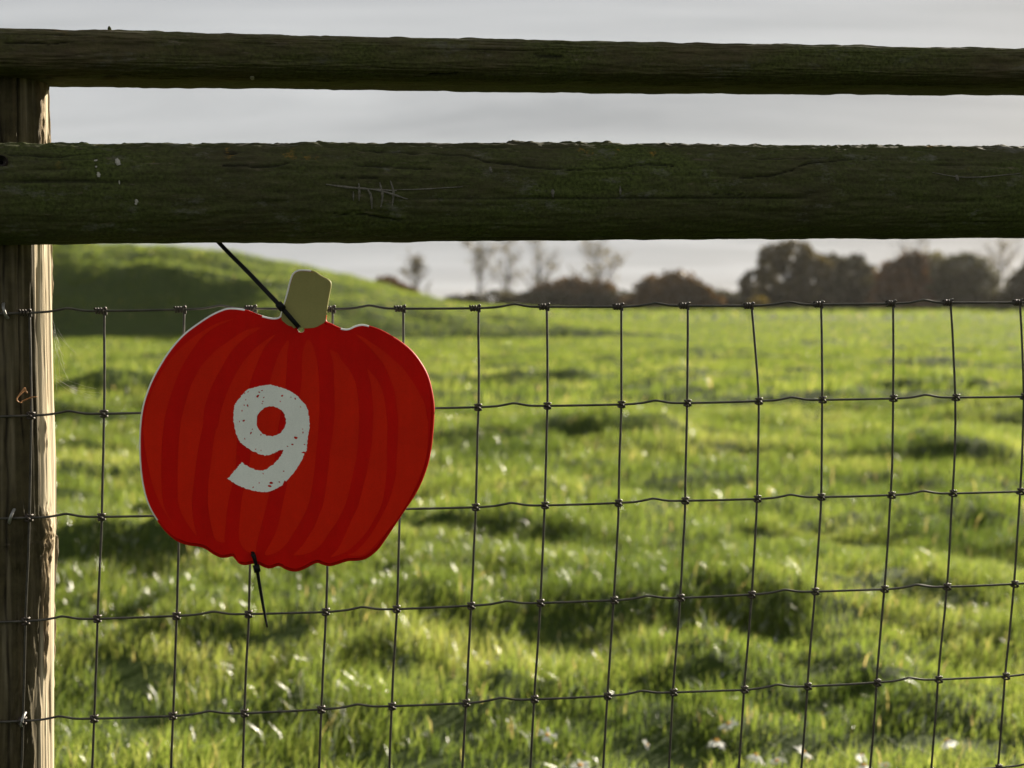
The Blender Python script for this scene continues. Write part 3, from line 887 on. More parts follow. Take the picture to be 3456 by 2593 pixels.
# tally-like scratches: a long stroke crossed by short ones
for pts, w in (([(0, 1148), (120, 1165), (300, 1180), (440, 1188)], 0.0022), ([(290, 1180), (400, 1205), (510, 1240)], 0.0020), ([(204, 1140), (208, 1190), (206, 1250)], 0.0022),
               ([(260, 1180), (280, 1220), (286, 1300)], 0.0022), ([(334, 1135), (345, 1180), (352, 1230), (340, 1290)], 0.0024), ([(400, 1125), (415, 1170), (420, 1220), (410, 1285)], 0.0024),
               ([(170, 1190), (172, 1250)], 0.0013), ([(430, 1180), (560, 1180), (700, 1172), (850, 1162)], 0.0012), ([(1020, 1040), (1030, 1075)], 0.003), ([(1410, 1180), (1412, 1225)], 0.003), ([(1830, 1160), (1832, 1212)], 0.002)):
    stroke("scratch", bvh_low, c2(pts), w, M_SCRATCH, low_rail)
for pts, w in (([(1640, 1075), (1780, 1100), (1950, 1102), (2190, 1080)], 0.0012), ([(1790, 1090), (1800, 1125)], 0.003)):
    stroke("scratch", bvh_low, c3(pts), w, M_SCRATCH, low_rail)
for pts, w in (([(594, 995), (596, 1008)], .0028), ([(598, 1035), (600, 1046)], .002), ([(610, 1072), (614, 1088), (616, 1105)], .0034), ([(742, 1120), (744, 1150)], .0014), ([(846, 1238), (850, 1258), (844, 1275)], .0030), ([(725, 990), (740, 1030)], .006)):
    stroke("bird_dropping", bvh_low, c1(pts), w, M_DROP, low_rail, 0.0008)
stroke("bird_dropping", bvh_top, c1([(1568, 470), (1569, 482), (1568, 492)]), .0045, M_DROP, top_rail, 0.0008)
for x0, y0, w0 in ((800, 270, 300), (1420, 280, 60)):
    pass
# nail head in the lower rail over the post
h = hit(bvh_low, 4, 1013 / 1.8433)
if h is not None:
    a = np.arange(14) / 14 * 2 * math.pi
    ring = lambda r, o: h[0] + h[1] * o + np.multiply.outer(np.cos(a), FT) * r + np.multiply.outer(np.sin(a), np.array([0, 0, 1.0])) * r
    V = np.concatenate([ring(0.0062, -0.004), ring(0.0062, 0.001), ring(0.0048, 0.002)])
    q = [(k + r * 14, k + r * 14 + 14, (k + 1) % 14 + r * 14 + 14, (k + 1) % 14 + r * 14) for r in (0, 1) for k in range(14)]
    part("nail_head", V, M_NAIL, low_rail, quads=q, polys=[list(range(28, 42))])
# little stub of moss stalk on the top rail
h = on_fence(683 / 1.8433, 196 / 1.8433, OFF_TOP - 0.022)
tube_part("moss_stalk", [h - [0, 0, 0.004], h + [0, 0, 0.001], h + [-0.0004, 0, 0.003], h + [-0.0006, 0, 0.0048]], [0.0012, 0.0017, 0.0018, 0.0006], M_RAIL_LOW, top_rail, 7)

# ------------------------------------------------------------------ the wire netting
ROWS = [
    [(62, 676), (225, 672), (397, 669), (550, 667), (720, 668), (872, 667), (1034, 666), (1183, 663), (1343, 663), (1486, 661), (1625, 661), (1776, 658), (1932, 656), (2055, 654), (2206, 654)],
    [(66, 898), (224, 894), (393, 890), (547, 888), (716, 886), (870, 883), (1033, 880), (1183, 877), (1343, 874), (1486, 871), (1640, 867), (1778, 864), (1931, 861), (2066, 859), (2214, 857)],
    [(62, 1119), (219, 1117), (388, 1113), (542, 1109), (711, 1105), (864, 1100), (1028, 1096), (1178, 1092), (1337, 1087), (1481, 1082), (1637, 1078), (1775, 1074), (1927, 1070), (2060, 1066), (2206, 1062)],
    [(55, 1342), (210, 1337), (381, 1331), (537, 1327), (704, 1322), (857, 1316), (1018, 1309), (1168, 1303), (1327, 1297), (1471, 1292), (1625, 1285), (1762, 1278), (1912, 1273), (2047, 1268), (2193, 1262)],
    [(48, 1558), (203, 1553), (373, 1547), (528, 1541), (694, 1533), (847, 1526), (1007, 1519), (1155, 1511), (1313, 1504), (1456, 1496), (1609, 1490), (1746, 1483), (1896, 1475), (2029, 1468), (2174, 1461)],
]
NET = -0.0015
SZ = np.array([[to_sz(k_fence(x, y, NET)) for x, y in row] for row in ROWS])          # rows x cols x (s, z)
def extend_rows(a, n):
    for k in range(n):
        a = np.concatenate([a, (a[-1:] + (a[-1:] - a[-3:-2]) / 2)])
    return a
SZ = extend_rows(SZ, 5)
left = np.stack([SZ[:, 0] + (SZ[:, 0] - SZ[:, 1]) * k + [0, 0] for k in range(4, 0, -1)], 1)
right = np.stack([SZ[:, -1] + (SZ[:, -1] - SZ[:, -3]) / 2 * k for k in range(1, 13)], 1)
SZ = np.concatenate([left, SZ, right], 1)
NR, NC = SZ.shape[:2]; C0 = 4
netting = thing("wire_netting", fence(0, 0, NET), "dark weathered wire stock netting stapled below the wooden rails", "netting")
KINK = 7 * K * 1.39 / FPX
for i in range(NR):
    pts = []
    for j in range(NC):
        s, z = SZ[i, j]
        pts.append((s, z, 0.0008 * math.sin(i * 3.1 + j * 1.7)))
        if j < NC - 1:
            s2, z2 = SZ[i, j + 1]
            if (j - C0) % 2 == 0:
                for u, kk in ((0.25, 0.18), (0.42, 0.72), (0.49, 1.0), (0.56, 0.9), (0.75, 0.15)):
                    pts.append((s + (s2 - s) * u, z + (z2 - z) * u + KINK * kk, 0.0004))
            else:
                for u in (0.33, 0.66):
                    pts.append((s + (s2 - s) * u, z + (z2 - z) * u - KINK * 0.05, 0.0))
    pts = np.array(pts)
    P = catmull(fence(pts[:, 0], pts[:, 1], NET + pts[:, 2]), 3)
    tube_part("horizontal_wire", P, 0.00112, M_WIRE, netting, 8)

def knot_mesh():
    """figure-of-eight tie: a bent wire wrapped diagonally over the crossing with two ears"""
    r = 0.0011
    X, Y, Z = FT, FN, np.array([0, 0, 1.0])
    def w(l): return np.array([X * a + Y * b + Z * c for a, b, c in l])
    front = catmull(w([(-0.0032, 0.0012, 0.0026), (-0.0026, -0.0014, 0.0024), (-0.0008, -0.0030, 0.0008), (0.0010, -0.0030, -0.0008), (0.0027, -0.0014, -0.0024), (0.0032, 0.0012, -0.0026)]), 4)
    e1 = catmull(w([(-0.0034, 0.0010, -0.0024), (-0.0022, -0.0016, -0.0030), (0.0, -0.0022, -0.0028), (0.0016, -0.0010, -0.0034)]), 3)
    e2 = catmull(w([(0.0034, 0.0010, 0.0024), (0.0022, -0.0016, 0.0030), (0.0, -0.0022, 0.0028), (-0.0016, -0.0010, 0.0034)]), 3)
    back = catmull(w([(-0.0030, 0.0030, -0.0026), (0.0, 0.0046, 0.0), (0.0030, 0.0030, 0.0026)]), 4)
    V, q, p = merge([tube(front * 0.94, 0.00118, 7), tube(e1 * 0.94, 0.00098, 6), tube(e2 * 0.94, 0.00098, 6), tube(back, 0.0012, 6)])
    me = mesh_np("wire_knot", V, q, None, p); me.materials.append(M_KNOT)
    return me
def coil_mesh():
    """end of an upright wound round the top wire"""
    X, Y, Z = FT, FN, np.array([0, 0, 1.0])
    n = 46; t = np.linspace(0, 3.3 * 2 * math.pi, n)
    P = np.multiply.outer(np.linspace(0.0002, -0.0086, n), X) + np.multiply.outer(-np.cos(t) * -0.0023, Y) + np.multiply.outer(np.sin(t) * 0.0023, Z)
    hook = np.array([X * 0.0012 + Y * 0.0024 - Z * 0.0040, X * 0.0012 + Y * 0.0026 + Z * 0.0004, X * 0.0010 + Y * 0.0010 + Z * 0.0029, X * 0.0008 - Y * 0.0014 + Z * 0.0024])
    V, q, p = merge([tube(P, 0.00112, 7), tube(catmull(hook, 4), 0.0013, 7)])
    me = mesh_np("wire_coil", V, q, None, p); me.materials.append(M_KNOT)
    return me
KM, CM = knot_mesh(), coil_mesh()
for j in range(NC):
    P = fence(SZ[:, j, 0], SZ[:, j, 1], NET + 0.0024)
    top = P[0] + np.array([0, 0, 0.001])
    Q = np.concatenate([[top], P[1:]])
    # small waves in each upright
    Q = catmull(Q, 8)
    Q = Q + np.multiply.outer(0.0006 * fbm(Q[:, 2] * 14, j * 3.7, 0.3, 3), FT)
    vw = tube_part("vertical_wire", Q, 0.00118, M_WIRE, netting, 8, at=P[0])
    if C0 <= j <= C0 + 14:
        for i in range(6):
            me = CM if i == 0 else KM
            k = link("wire_coil" if i == 0 else "wire_knot", me, vw, fence(SZ[i, j, 0], SZ[i, j, 1], NET))

# staples that hold the netting on the post (parts of the post)
for (x, y, hh, tilt) in ((12, 672, 17, -0.25), (26, 1115, 17, 0.35), (49, 1556, 15, 0.25)):
    px0 = x * K; L = hh * K
    s, z = to_sz(on_fence(px0, y * K, 0.0))
    hh_m = L * 1.36 / FPX
    A = []
    for u in np.linspace(-1, 1, 17):
        bulge = math.sqrt(max(0, 1 - u * u))
        A.append((s + tilt * hh_m * u, z + hh_m * u * 0.95, 0.006 - 0.0130 * bulge ** 0.7 + (0.0 if abs(u) < 0.99 else 0.004)))
    A = np.array(A)
    # the post's face falls away from the netting plane to either side
    fall = PR - np.sqrt(np.maximum(PR ** 2 - (A[:, 0] - POST_S) ** 2, 0))
    tube_part("staple", fence(A[:, 0], A[:, 1], A[:, 2] + fall * 0.6), 0.0015, M_STAPLE, post, 8)

# ------------------------------------------------------------------ the pumpkin sign
SIGN_OFF = -0.0125
def w4(p): return [(400 + x * .78338, 850 + y * .78338) for x, y in p]
s6 = 600 / 1660
def W1(p): return [(450 + x * s6, 880 + y * s6) for x, y in p]
def W2(p): return [(950 + x * s6, 880 + y * s6) for x, y in p]
def W3(p): return [(450 + x * s6, 1400 + y * s6) for x, y in p]
def W4(p): return [(950 + x * s6, 1400 + y * s6) for x, y in p]
body = w4([(693, 279), (680, 284), (655, 284), (620, 275), (585, 262), (545, 248), (500, 242), (465, 243), (430, 255), (390, 275), (340, 308), (290, 345), (250, 385), (210, 435), (175, 490), (145, 545),
           (122, 600), (106, 650), (96, 700), (90, 760), (88, 830), (90, 900), (95, 960), (105, 1020), (120, 1075), (140, 1120), (165, 1160), (195, 1200), (230, 1235), (262, 1256), (300, 1268), (345, 1274),
           (375, 1285), (410, 1308), (440, 1321), (470, 1320), (490, 1316), (505, 1330), (520, 1347), (545, 1354), (575, 1348), (600, 1350), (635, 1366), (660, 1367), (690, 1357), (715, 1370), (745, 1380),
           (775, 1380), (810, 1366), (835, 1352), (858, 1344), (880, 1352), (910, 1358), (945, 1350), (985, 1337), (1025, 1335), (1060, 1329), (1090, 1312), (1125, 1280), (1160, 1230), (1200, 1170), (1240, 1110),
           (1280, 1050), (1310, 990), (1335, 920), (1350, 850), (1358, 780), (1363, 700), (1362, 650), (1352, 590), (1335, 530), (1305, 475), (1270, 430), (1230, 395), (1180, 362), (1130, 335), (1080, 318),
           (1050, 312), (1020, 318), (995, 330), (975, 332), (950, 325), (920, 310), (897, 297)])
stem_up = w4([(900, 260), (905, 220), (912, 180), (918, 150), (917, 130), (905, 118), (880, 105), (855, 88), (830, 79), (800, 76), (775, 77), (758, 85), (745, 100), (735, 130), (725, 170), (715, 210), (705, 245), (698, 268)])
NB = len(body)
ring_px = np.array(body + stem_up)
out_px = catmull(ring_px, 3, closed=True)
is_stem = np.zeros(len(out_px), bool); is_stem[NB * 3 - 1:-1] = True

def px_sz(p, off):
    s, z = to_sz(on_fence(np.array(p)[:, 0], np.array(p)[:, 1], off)); return np.stack([s, z], -1)

def fill(outer, holes=()):
    loops = [np.asarray(outer, float)] + [np.asarray(h, float) for h in holes]
    pts = np.concatenate(loops)
    edges, n = [], 0
    for l in loops:
        edges += [(n + k, n + (k + 1) % len(l)) for k in range(len(l))]; n += len(l)
    sc = 1000.0
    vo, eo, fo, ov, oe, of = delaunay_2d_cdt([Vector(p * sc) for p in pts], edges, [], 0, 1e-6)
    vo = np.array([[v[0], v[1]] for v in vo])
    A = pts[[e[0] for e in edges]] * sc; B = pts[[e[1] for e in edges]] * sc
    out = []
    for f in fo:
        c = vo[list(f)].mean(0)
        cr = (A[:, 1] > c[1]) != (B[:, 1] > c[1])
        xi = A[:, 0] + (c[1] - A[:, 1]) / np.where(B[:, 1] == A[:, 1], 1e-9, B[:, 1] - A[:, 1]) * (B[:, 0] - A[:, 0])
        if np.sum(cr & (xi > c[0])) % 2 and all(len(ov[i]) for i in f):
            out.append([ov[i][0] for i in f])
    return out

sign = thing("pumpkin_sign", fence(*to_sz(on_fence(960, 1930, SIGN_OFF)), SIGN_OFF), "red pumpkin-shaped board with a white number 9 tied to the wire netting", "sign")
TH = 0.006
O = px_sz(out_px, SIGN_OFF)
if np.sum(O[:, 0] * np.roll(O[:, 1], -1) - np.roll(O[:, 0], -1) * O[:, 1]) < 0:
    ccw = -1
else:
    ccw = 1
T = np.roll(O, -1, 0) - np.roll(O, 1, 0); T /= np.linalg.norm(T, axis=1)[:, None]
NRM = np.stack([T[:, 1], -T[:, 0]], -1) * ccw            # outward
_wd = smooth(-0.2, 0.4, NRM @ np.array([-0.80, 0.60]))
RB = (0.0034 * (1 - _wd) + 0.0016 * _wd)[:, None]
HOLES_PX = [(1016, 1112), (852, 1856)]
HR = 0.0031
def hole_ring(h, r=HR, n=14):
    c = px_sz([h], SIGN_OFF)[0]
    a = -np.arange(n) / n * 2 * math.pi
    return np.stack([c[0] + r * np.cos(a), c[1] + r * np.sin(a)], -1)
def build_board():
    n = len(O)
    rings, offs = [], []
    for ang in (0, 22, 45, 67, 90):
        t = R(ang)
        rings.append(O - NRM * RB * (1 - math.sin(t))); offs.append(SIGN_OFF + RB[:, 0] * (1 - math.cos(t)))
    rings.append(O); offs.append(SIGN_OFF + TH)
    V = np.concatenate([fence(r[:, 0], r[:, 1], o) for r, o in zip(rings, offs)])
    nr = len(rings)
    polys, mats = [], []
    white_dir = np.array([-0.80, 0.60])
    for r in range(nr - 1):
        for k in range(n):
            k2 = (k + 1) % n
            polys.append([r * n + k, r * n + k2, (r + 1) * n + k2, (r + 1) * n + k])
            if r == nr - 2: mats.append(0)
            else:
                wv = NRM[k] @ white_dir
                mats.append(0 if wv > 0.35 else (2 if is_stem[k] else 1))
    # front and back sheets with the two tie holes
    hr = [hole_ring(h) for h in HOLES_PX]
    base = len(V)
    for face in (0, 1):
        o = SIGN_OFF if face == 0 else SIGN_OFF + TH
        ringi = 0 if face == 0 else nr - 1
        hv = [fence(h[:, 0], h[:, 1], o) for h in hr]
        idx = list(range(ringi * n, ringi * n + n))
        for h in hv:
            idx += list(range(len(V), len(V) + len(h))); V = np.concatenate([V, h])
        for tri in fill(rings[ringi], hr):
            polys.append([idx[i] for i in tri]); mats.append(1 if face == 0 else 0)
    m = 14
    for hi in range(2):
        f0, b0 = base + hi * m, base + 2 * m + hi * m
        for k in range(m):
            polys.append([f0 + k, f0 + (k + 1) % m, b0 + (k + 1) % m, b0 + k]); mats.append(0)
    o = part("board", V, [M_WHITE, M_REDD, M_STEM], sign, polys=polys, smoothed=False)
    o.data.polygons.foreach_set("material_index", np.array(mats, np.int32))
    sm = np.zeros(len(o.data.polygons), bool); sm[:(nr - 1) * n] = True
    o.data.polygons.foreach_set("use_smooth", sm)
    return o
board = build_board()

def sheet(name, px, lift, mat, holes=(), n=3, parent=None, rough=0.0, dense=True):
    P = np.array(px)
    P = catmull(P, n, closed=True) if dense else P
    if rough:
        P = P + np.stack([fbm(P[:, 0] * 0.35, P[:, 1] * 0.35, 1.0, 2), fbm(P[:, 0] * 0.35, P[:, 1] * 0.35, 7.0, 2)], -1) * rough
    off = SIGN_OFF - lift
    S = px_sz(P, off); H = [px_sz(h, off) for h in holes]
    V = fence(S[:, 0], S[:, 1], off); polys = []
    for h in H: V = np.concatenate([V, fence(h[:, 0], h[:, 1], off)])
    for tri in fill(S, H): polys.append(list(tri))
    return part(name, V, mat, parent or sign, polys=polys, smoothed=False)

LOBES = [
    W1([(950, 541), (870, 556), (790, 582), (700, 627), (610, 682), (520, 745), (420, 835), (330, 935), (260, 1045), (200, 1155), (150, 1275), (115, 1400), (95, 1540)]) +
    W3([(88, 110), (95, 200), (110, 330), (135, 460), (165, 600), (210, 740), (270, 870), (340, 980), (410, 1085), (350, 985), (300, 890), (275, 800), (262, 640), (262, 440), (268, 250), (285, 100)]) +
    W1([(300, 1440), (330, 1320), (370, 1200), (415, 1080), (470, 960), (540, 850), (620, 740), (720, 650), (830, 590)]),
    W1([(1190, 625), (1080, 640), (980, 690), (880, 760), (780, 830), (700, 910), (630, 990), (580, 1080), (540, 1160), (510, 1250), (480, 1350), (450, 1470)]) +
    W3([(440, 90), (425, 250), (415, 420), (413, 600), (415, 780), (435, 880), (470, 960), (520, 1040), (590, 1130), (575, 1060), (555, 950), (548, 820), (560, 680), (580, 500), (600, 360), (625, 220), (650, 100)]) +
    W1([(660, 1400), (690, 1290), (730, 1180), (780, 1080), (830, 990), (880, 900), (940, 820), (1010, 750), (1090, 690)]),
    W1([(1330, 690), (1240, 740), (1160, 800), (1080, 880), (1010, 970), (960, 1050), (920, 1130), (880, 1220), (840, 1330), (810, 1440), (790, 1550)]) +
    W3([(770, 140), (750, 250), (735, 370), (720, 480), (705, 590), (698, 700), (695, 800), (705, 920), (720, 1000), (740, 1090), (770, 1170), (850, 1195), (850, 1150), (860, 1050), (870, 930), (885, 830), (905, 730), (940, 600), (960, 440), (965, 280), (985, 150)]) +
    W1([(1040, 1380), (1080, 1190), (1110, 1080), (1150, 980), (1190, 880), (1240, 790)]),
    W1([(1440, 745), (1400, 800), (1360, 870), (1330, 950), (1300, 1040), (1280, 1110), (1260, 1190), (1190, 1400)]) +
    W3([(1120, 150), (1100, 300), (1085, 450), (1050, 600), (1030, 700), (1010, 800), (1000, 900), (990, 1000), (985, 1100), (992, 1180), (1030, 1250), (1085, 1290), (1140, 1308), (1150, 1220), (1170, 1130), (1190, 1050), (1215, 960), (1240, 860), (1265, 760), (1280, 680), (1320, 400), (1350, 150)]) +
    W1([(1368, 1480), (1400, 1300), (1420, 1180), (1430, 1050), (1435, 950), (1440, 850), (1455, 770)]),
    W2([(245, 735), (215, 790), (195, 880), (190, 980), (190, 1060), (185, 1150), (150, 1400)]) +
    W3([(1480, 300), (1440, 600), (1430, 680), (1410, 760), (1385, 880), (1360, 1000), (1330, 1100), (1280, 1200), (1225, 1310), (1330, 1290), (1420, 1220), (1480, 1130), (1560, 1000), (1620, 880)]) +
    W4([(272, 760), (290, 640), (310, 500), (325, 330), (340, 200), (350, 60)]) + W2([(355, 1400), (355, 1250), (350, 1100), (335, 960), (315, 860), (285, 775)]),
    W2([(450, 835), (475, 920), (485, 1000), (490, 1120), (495, 1250), (497, 1400)]) +
    W4([(490, 60), (475, 200), (455, 330), (440, 480), (425, 600), (410, 720), (385, 850), (350, 940), (310, 1040), (250, 1140), (180, 1240), (110, 1310), (180, 1310), (260, 1290), (330, 1250), (390, 1190), (440, 1110), (510, 1010), (570, 900), (610, 800), (640, 680), (670, 540), (700, 400), (715, 250), (725, 60)]) +
    W2([(720, 1340), (710, 1250), (695, 1150), (660, 1070), (620, 1000), (560, 930), (530, 870), (480, 842)]),
    W2([(800, 1010), (820, 1090), (840, 1190), (850, 1300), (858, 1420)]) +
    W4([(855, 60), (845, 250), (825, 380), (800, 520), (770, 640), (740, 760), (710, 870), (660, 970), (620, 1060), (580, 1150), (530, 1250), (460, 1330), (560, 1300), (620, 1270), (690, 1210), (750, 1150), (820, 1060), (870, 970), (920, 880), (950, 780), (970, 650), (985, 500), (985, 300), (990, 100)]) +
    W2([(985, 1480), (975, 1400), (960, 1290), (930, 1180), (890, 1110), (840, 1050)]),
    W2([(690, 690), (770, 760), (840, 830), (900, 900), (950, 960), (990, 1040), (1020, 1120), (1050, 1200), (1070, 1300), (1080, 1400)]) +
    W4([(1090, 60), (1085, 250), (1075, 400), (1070, 550), (1040, 680), (1010, 790), (960, 900), (900, 1010), (840, 1110), (770, 1200), (690, 1280), (620, 1310), (720, 1320), (800, 1290), (870, 1220), (960, 1120), (1060, 1000), (1140, 880), (1210, 760), (1280, 600), (1330, 470), (1358, 340), (1368, 200), (1370, 60)]) +
    W2([(1362, 1480), (1340, 1350), (1300, 1260), (1250, 1170), (1190, 1080), (1130, 1000), (1050, 930), (960, 850), (860, 780), (760, 715)]),
]
for lb in LOBES:
    o = sheet("printed_segment", lb, 0.00025, M_REDL)

stem_low = w4([(893, 298), (870, 315), (840, 328), (790, 330), (768, 326), (755, 330), (748, 322), (732, 318), (715, 305), (703, 294)])
st = np.array([stem_up[0]] + stem_up[1:])
cs = st.mean(0)
st_in = [tuple(p + (cs - p) / np.linalg.norm(cs - p) * 6.5) for p in st]
hole0 = [(HOLES_PX[0][0] + 9.6 * math.cos(t), HOLES_PX[0][1] + 9.6 * math.sin(t)) for t in np.arange(12) / 12 * 2 * math.pi]
so = sheet("stem_print", [(p[0] + 1.5, p[1]) for p in stem_low[::-1]] [::-1] + [], 0.0003, M_STEM) if False else None
stem_poly = st_in + [(945.5 + 4, 1072)] + [tuple(p) for p in stem_low[::-1]] + []
so = sheet("stem_print", stem_poly, 0.0003, M_STEM, n=2)
so["label"] = "olive green stem at the top of the pumpkin"

sn = 340 / 1283
def N9(p): return [(740 + x * sn, 1260 + y * sn) for x, y in p]
nine = N9([(105, 1345), (175, 1265), (230, 1200), (285, 1135), (330, 1165), (400, 1205), (470, 1230), (530, 1243), (600, 1225), (650, 1190), (710, 1140), (765, 1080), (800, 1030), (818, 985), (805, 972), (770, 985), (700, 1015),
           (640, 1040), (580, 1048), (510, 1030), (440, 1000), (350, 945), (270, 880), (225, 800), (195, 700), (180, 600), (180, 500), (195, 410), (235, 345), (290, 280), (360, 205), (440, 185), (530, 158), (650, 148), (740, 165),
           (790, 185), (860, 205), (930, 245), (990, 285), (1050, 350), (1100, 405), (1130, 470), (1142, 550), (1150, 640), (1140, 740), (1125, 850), (1120, 950), (1103, 1002), (1050, 1006), (1050, 1014), (1085, 1022), (1060, 1090), (1020, 1160), (950, 1260), (850, 1382),
           (832, 1366), (806, 1425), (740, 1465), (660, 1500), (575, 1515), (490, 1505), (420, 1495), (350, 1475), (270, 1440), (190, 1400)])
# resample the outline finely, straight between readings, and roughen it
def resample(p, n=5):
    p = np.array(p); q = np.roll(p, -1, 0)
    return np.concatenate([[a + (b - a) * t for t in np.arange(n) / n] for a, b in zip(p, q)])
nine_s = resample(nine, 6)
ctr = N9([(662, 612)])[0]
hole9 = [(ctr[0] + 187 * sn * math.cos(t), ctr[1] + 190 * sn * math.sin(t)) for t in -np.arange(60) / 60 * 2 * math.pi]
hole9 = [(x + 1.6 * float(fbm(x * .3, y * .3, 3.0, 2)), y + 1.6 * float(fbm(x * .3, y * .3, 9.0, 2))) for x, y in hole9]
flecks = [(490, 290, 17), (508, 242, 11), (545, 220, 9), (800, 287, 13), (967, 323, 12), (362, 413, 13), (291, 478, 9), (312, 605, 13), (402, 762, 13), (975, 824, 20), (662, 1397, 18), (640, 1438, 17), (930, 907, 11),
          (555, 360, 9), (568, 308, 8), (1066, 755, 11), (532, 785, 9), (765, 1385, 9), (432, 1453, 9), (868, 930, 8), (257, 616, 8), (420, 715, 8), (325, 836, 8), (510, 1398, 8), (1035, 430, 8), (778, 360, 8), (545, 388, 7), (1086, 907, 8),
          (820, 1248, 9), (558, 1278, 8), (325, 256, 8), (317, 408, 8), (465, 968, 7), (912, 305, 7), (1060, 712, 7), (366, 238, 7), (338, 340, 7), (532, 985, 7)]
fl = []
for x, y, r in flecks:
    c = N9([(x, y)])[0]; th = rng.uniform(0, math.pi)
    pts = []
    for t in -np.arange(7) / 7 * 2 * math.pi:
        rr = r * sn * rng.uniform(0.75, 1.25)
        u, v = rr * 1.35 * math.cos(t), rr * 0.8 * math.sin(t)
        pts.append((c[0] + u * math.cos(th) - v * math.sin(th), c[1] + u * math.sin(th) + v * math.cos(th)))
    fl.append(pts)
no = sheet("numeral", nine_s, 0.0005, M_NINE, [hole9] + fl, dense=False, rough=1.7)
no["label"] = "white stencil-worn number 9"

# ------------------------------------------------------------------ the cable ties
def strap(pts, width, thick):
    """flat strap along pixel readings (x, y, offset behind the netting)"""
    P = catmull(np.array([on_fence(x, y, o) for x, y, o in pts]), 6)
    wd = np.broadcast_to(np.asarray(width), (len(P),)) if np.ndim(width) == 0 else np.interp(np.linspace(0, 1, len(P)), np.linspace(0, 1, len(width)), width)
    V = []
    for i in range(len(P)):
        t = P[min(i + 1, len(P) - 1)] - P[max(i - 1, 0)]; t /= np.linalg.norm(t)
        sd = np.cross(t, FN); sd /= np.linalg.norm(sd) + 1e-9
        nn = np.cross(sd, t)
        w = wd[i] / 2; th = thick / 2
        V += [P[i] - sd * w - nn * th * .4, P[i] - sd * w * .7 - nn * th, P[i] + sd * w * .7 - nn * th, P[i] + sd * w - nn * th * .4,
              P[i] + sd * w + nn * th, P[i] - sd * w + nn * th]
    n = len(P); m = 6
    q = [(i * m + k, i * m + (k + 1) % m, (i + 1) * m + (k + 1) % m, (i + 1) * m + k) for i in range(n - 1) for k in range(m)]
    return np.array(V), q, [list(range(m))[::-1], list(range((n - 1) * m, n * m))], P

def boxy(c, ax, half, bevel=0.25):
    """small bevelled block: axes ax (3 rows), half sizes"""
    V = []
    for sx in (-1, 1):
        for (u, v) in ((-1, -1 + bevel), (-1 + bevel, -1), (1 - bevel, -1), (1, -1 + bevel), (1, 1 - bevel), (1 - bevel, 1), (-1 + bevel, 1), (-1, 1 - bevel)):
            V.append(c + ax[0] * sx * half[0] + ax[1] * u * half[1] + ax[2] * v * half[2])
    q = [(k, (k + 1) % 8, (k + 1) % 8 + 8, k + 8) for k in range(8)]
    return np.array(V), q, [list(range(8))[::-1], list(range(8, 16))]

def cable_tie(label, pts, width, head_px, head_off, head_half, at_px):
    t = thing("cable_tie", on_fence(*at_px, SIGN_OFF), label, "cable tie")
    V, q, p, P = strap(pts, width, 0.0013)
    part("strap", V, M_TIE, t, quads=q, polys=p, smoothed=False)
    a = on_fence(*head_px[0], head_off); b = on_fence(*head_px[1], head_off)
    ax0 = (b - a) / np.linalg.norm(b - a); ax1 = np.cross(ax0, FN); ax1 /= np.linalg.norm(ax1)
    V, q, p = boxy((a + b) / 2, (ax0, ax1, np.cross(ax0, ax1)), head_half)
    part("head", V, M_TIE, t, quads=q, polys=p, smoothed=False)
    return t
cable_tie("long black cable tie slanting up from the pumpkin's stem behind the lower rail",
          [(1010, 1106, -0.008), (1006, 1102, -0.0165), (985, 1078, -0.0185), (948, 1036, -0.0165), (900, 985, -0.010), (840, 922, -0.003), (780, 862, 0.004), (735, 815, 0.007), (690, 765, 0.011)],
          [0.0040, 0.0042, 0.0044, 0.0044, 0.0042, 0.0040, 0.0040, 0.0040], ((938, 1024), (956, 1045)), -0.0165, (0.0040, 0.0034, 0.0026), (1016, 1112))
cable_tie("short black cable tie hanging below the pumpkin with its tail pointing down",
          [(853, 1866, -0.008), (853, 1870, -0.0165), (859, 1885, -0.018), (867, 1920, -0.016), (877, 1980, -0.013), (889, 2050, -0.014), (902, 2118, -0.017)],
          [0.0034, 0.0042, 0.0040, 0.0032, 0.0030, 0.0030, 0.0026, 0.0016], ((864, 1908), (869, 1930)), -0.0158, (0.0034, 0.0030, 0.0024), (852, 1856))

# ------------------------------------------------------------------ small things caught on the post
tw = [(345, 1385), (315, 1330), (300, 1350), (255, 1400), (215, 1455), (225, 1490), (262, 1505), (290, 1485), (340, 1465), (400, 1440), (470, 1432)]
P = np.array([on_fence(x / 3.773, 960 + y / 3.773, -0.004 + 0.003 * math.sin(i * 1.1)) for i, (x, y) in enumerate(tw)])
Pc = catmull(P, 5)
rad = 0.0006 + 0.0009 * np.clip(np.sin(np.linspace(0, 9, len(Pc))), 0, 1) * (np.linspace(1, 0, len(Pc)))
o = tube_part("dry_tendril", Pc, rad, M_TENDRIL, None, 6)
tag(o, "curled orange-brown dry tendril caught on the post", "tendril")

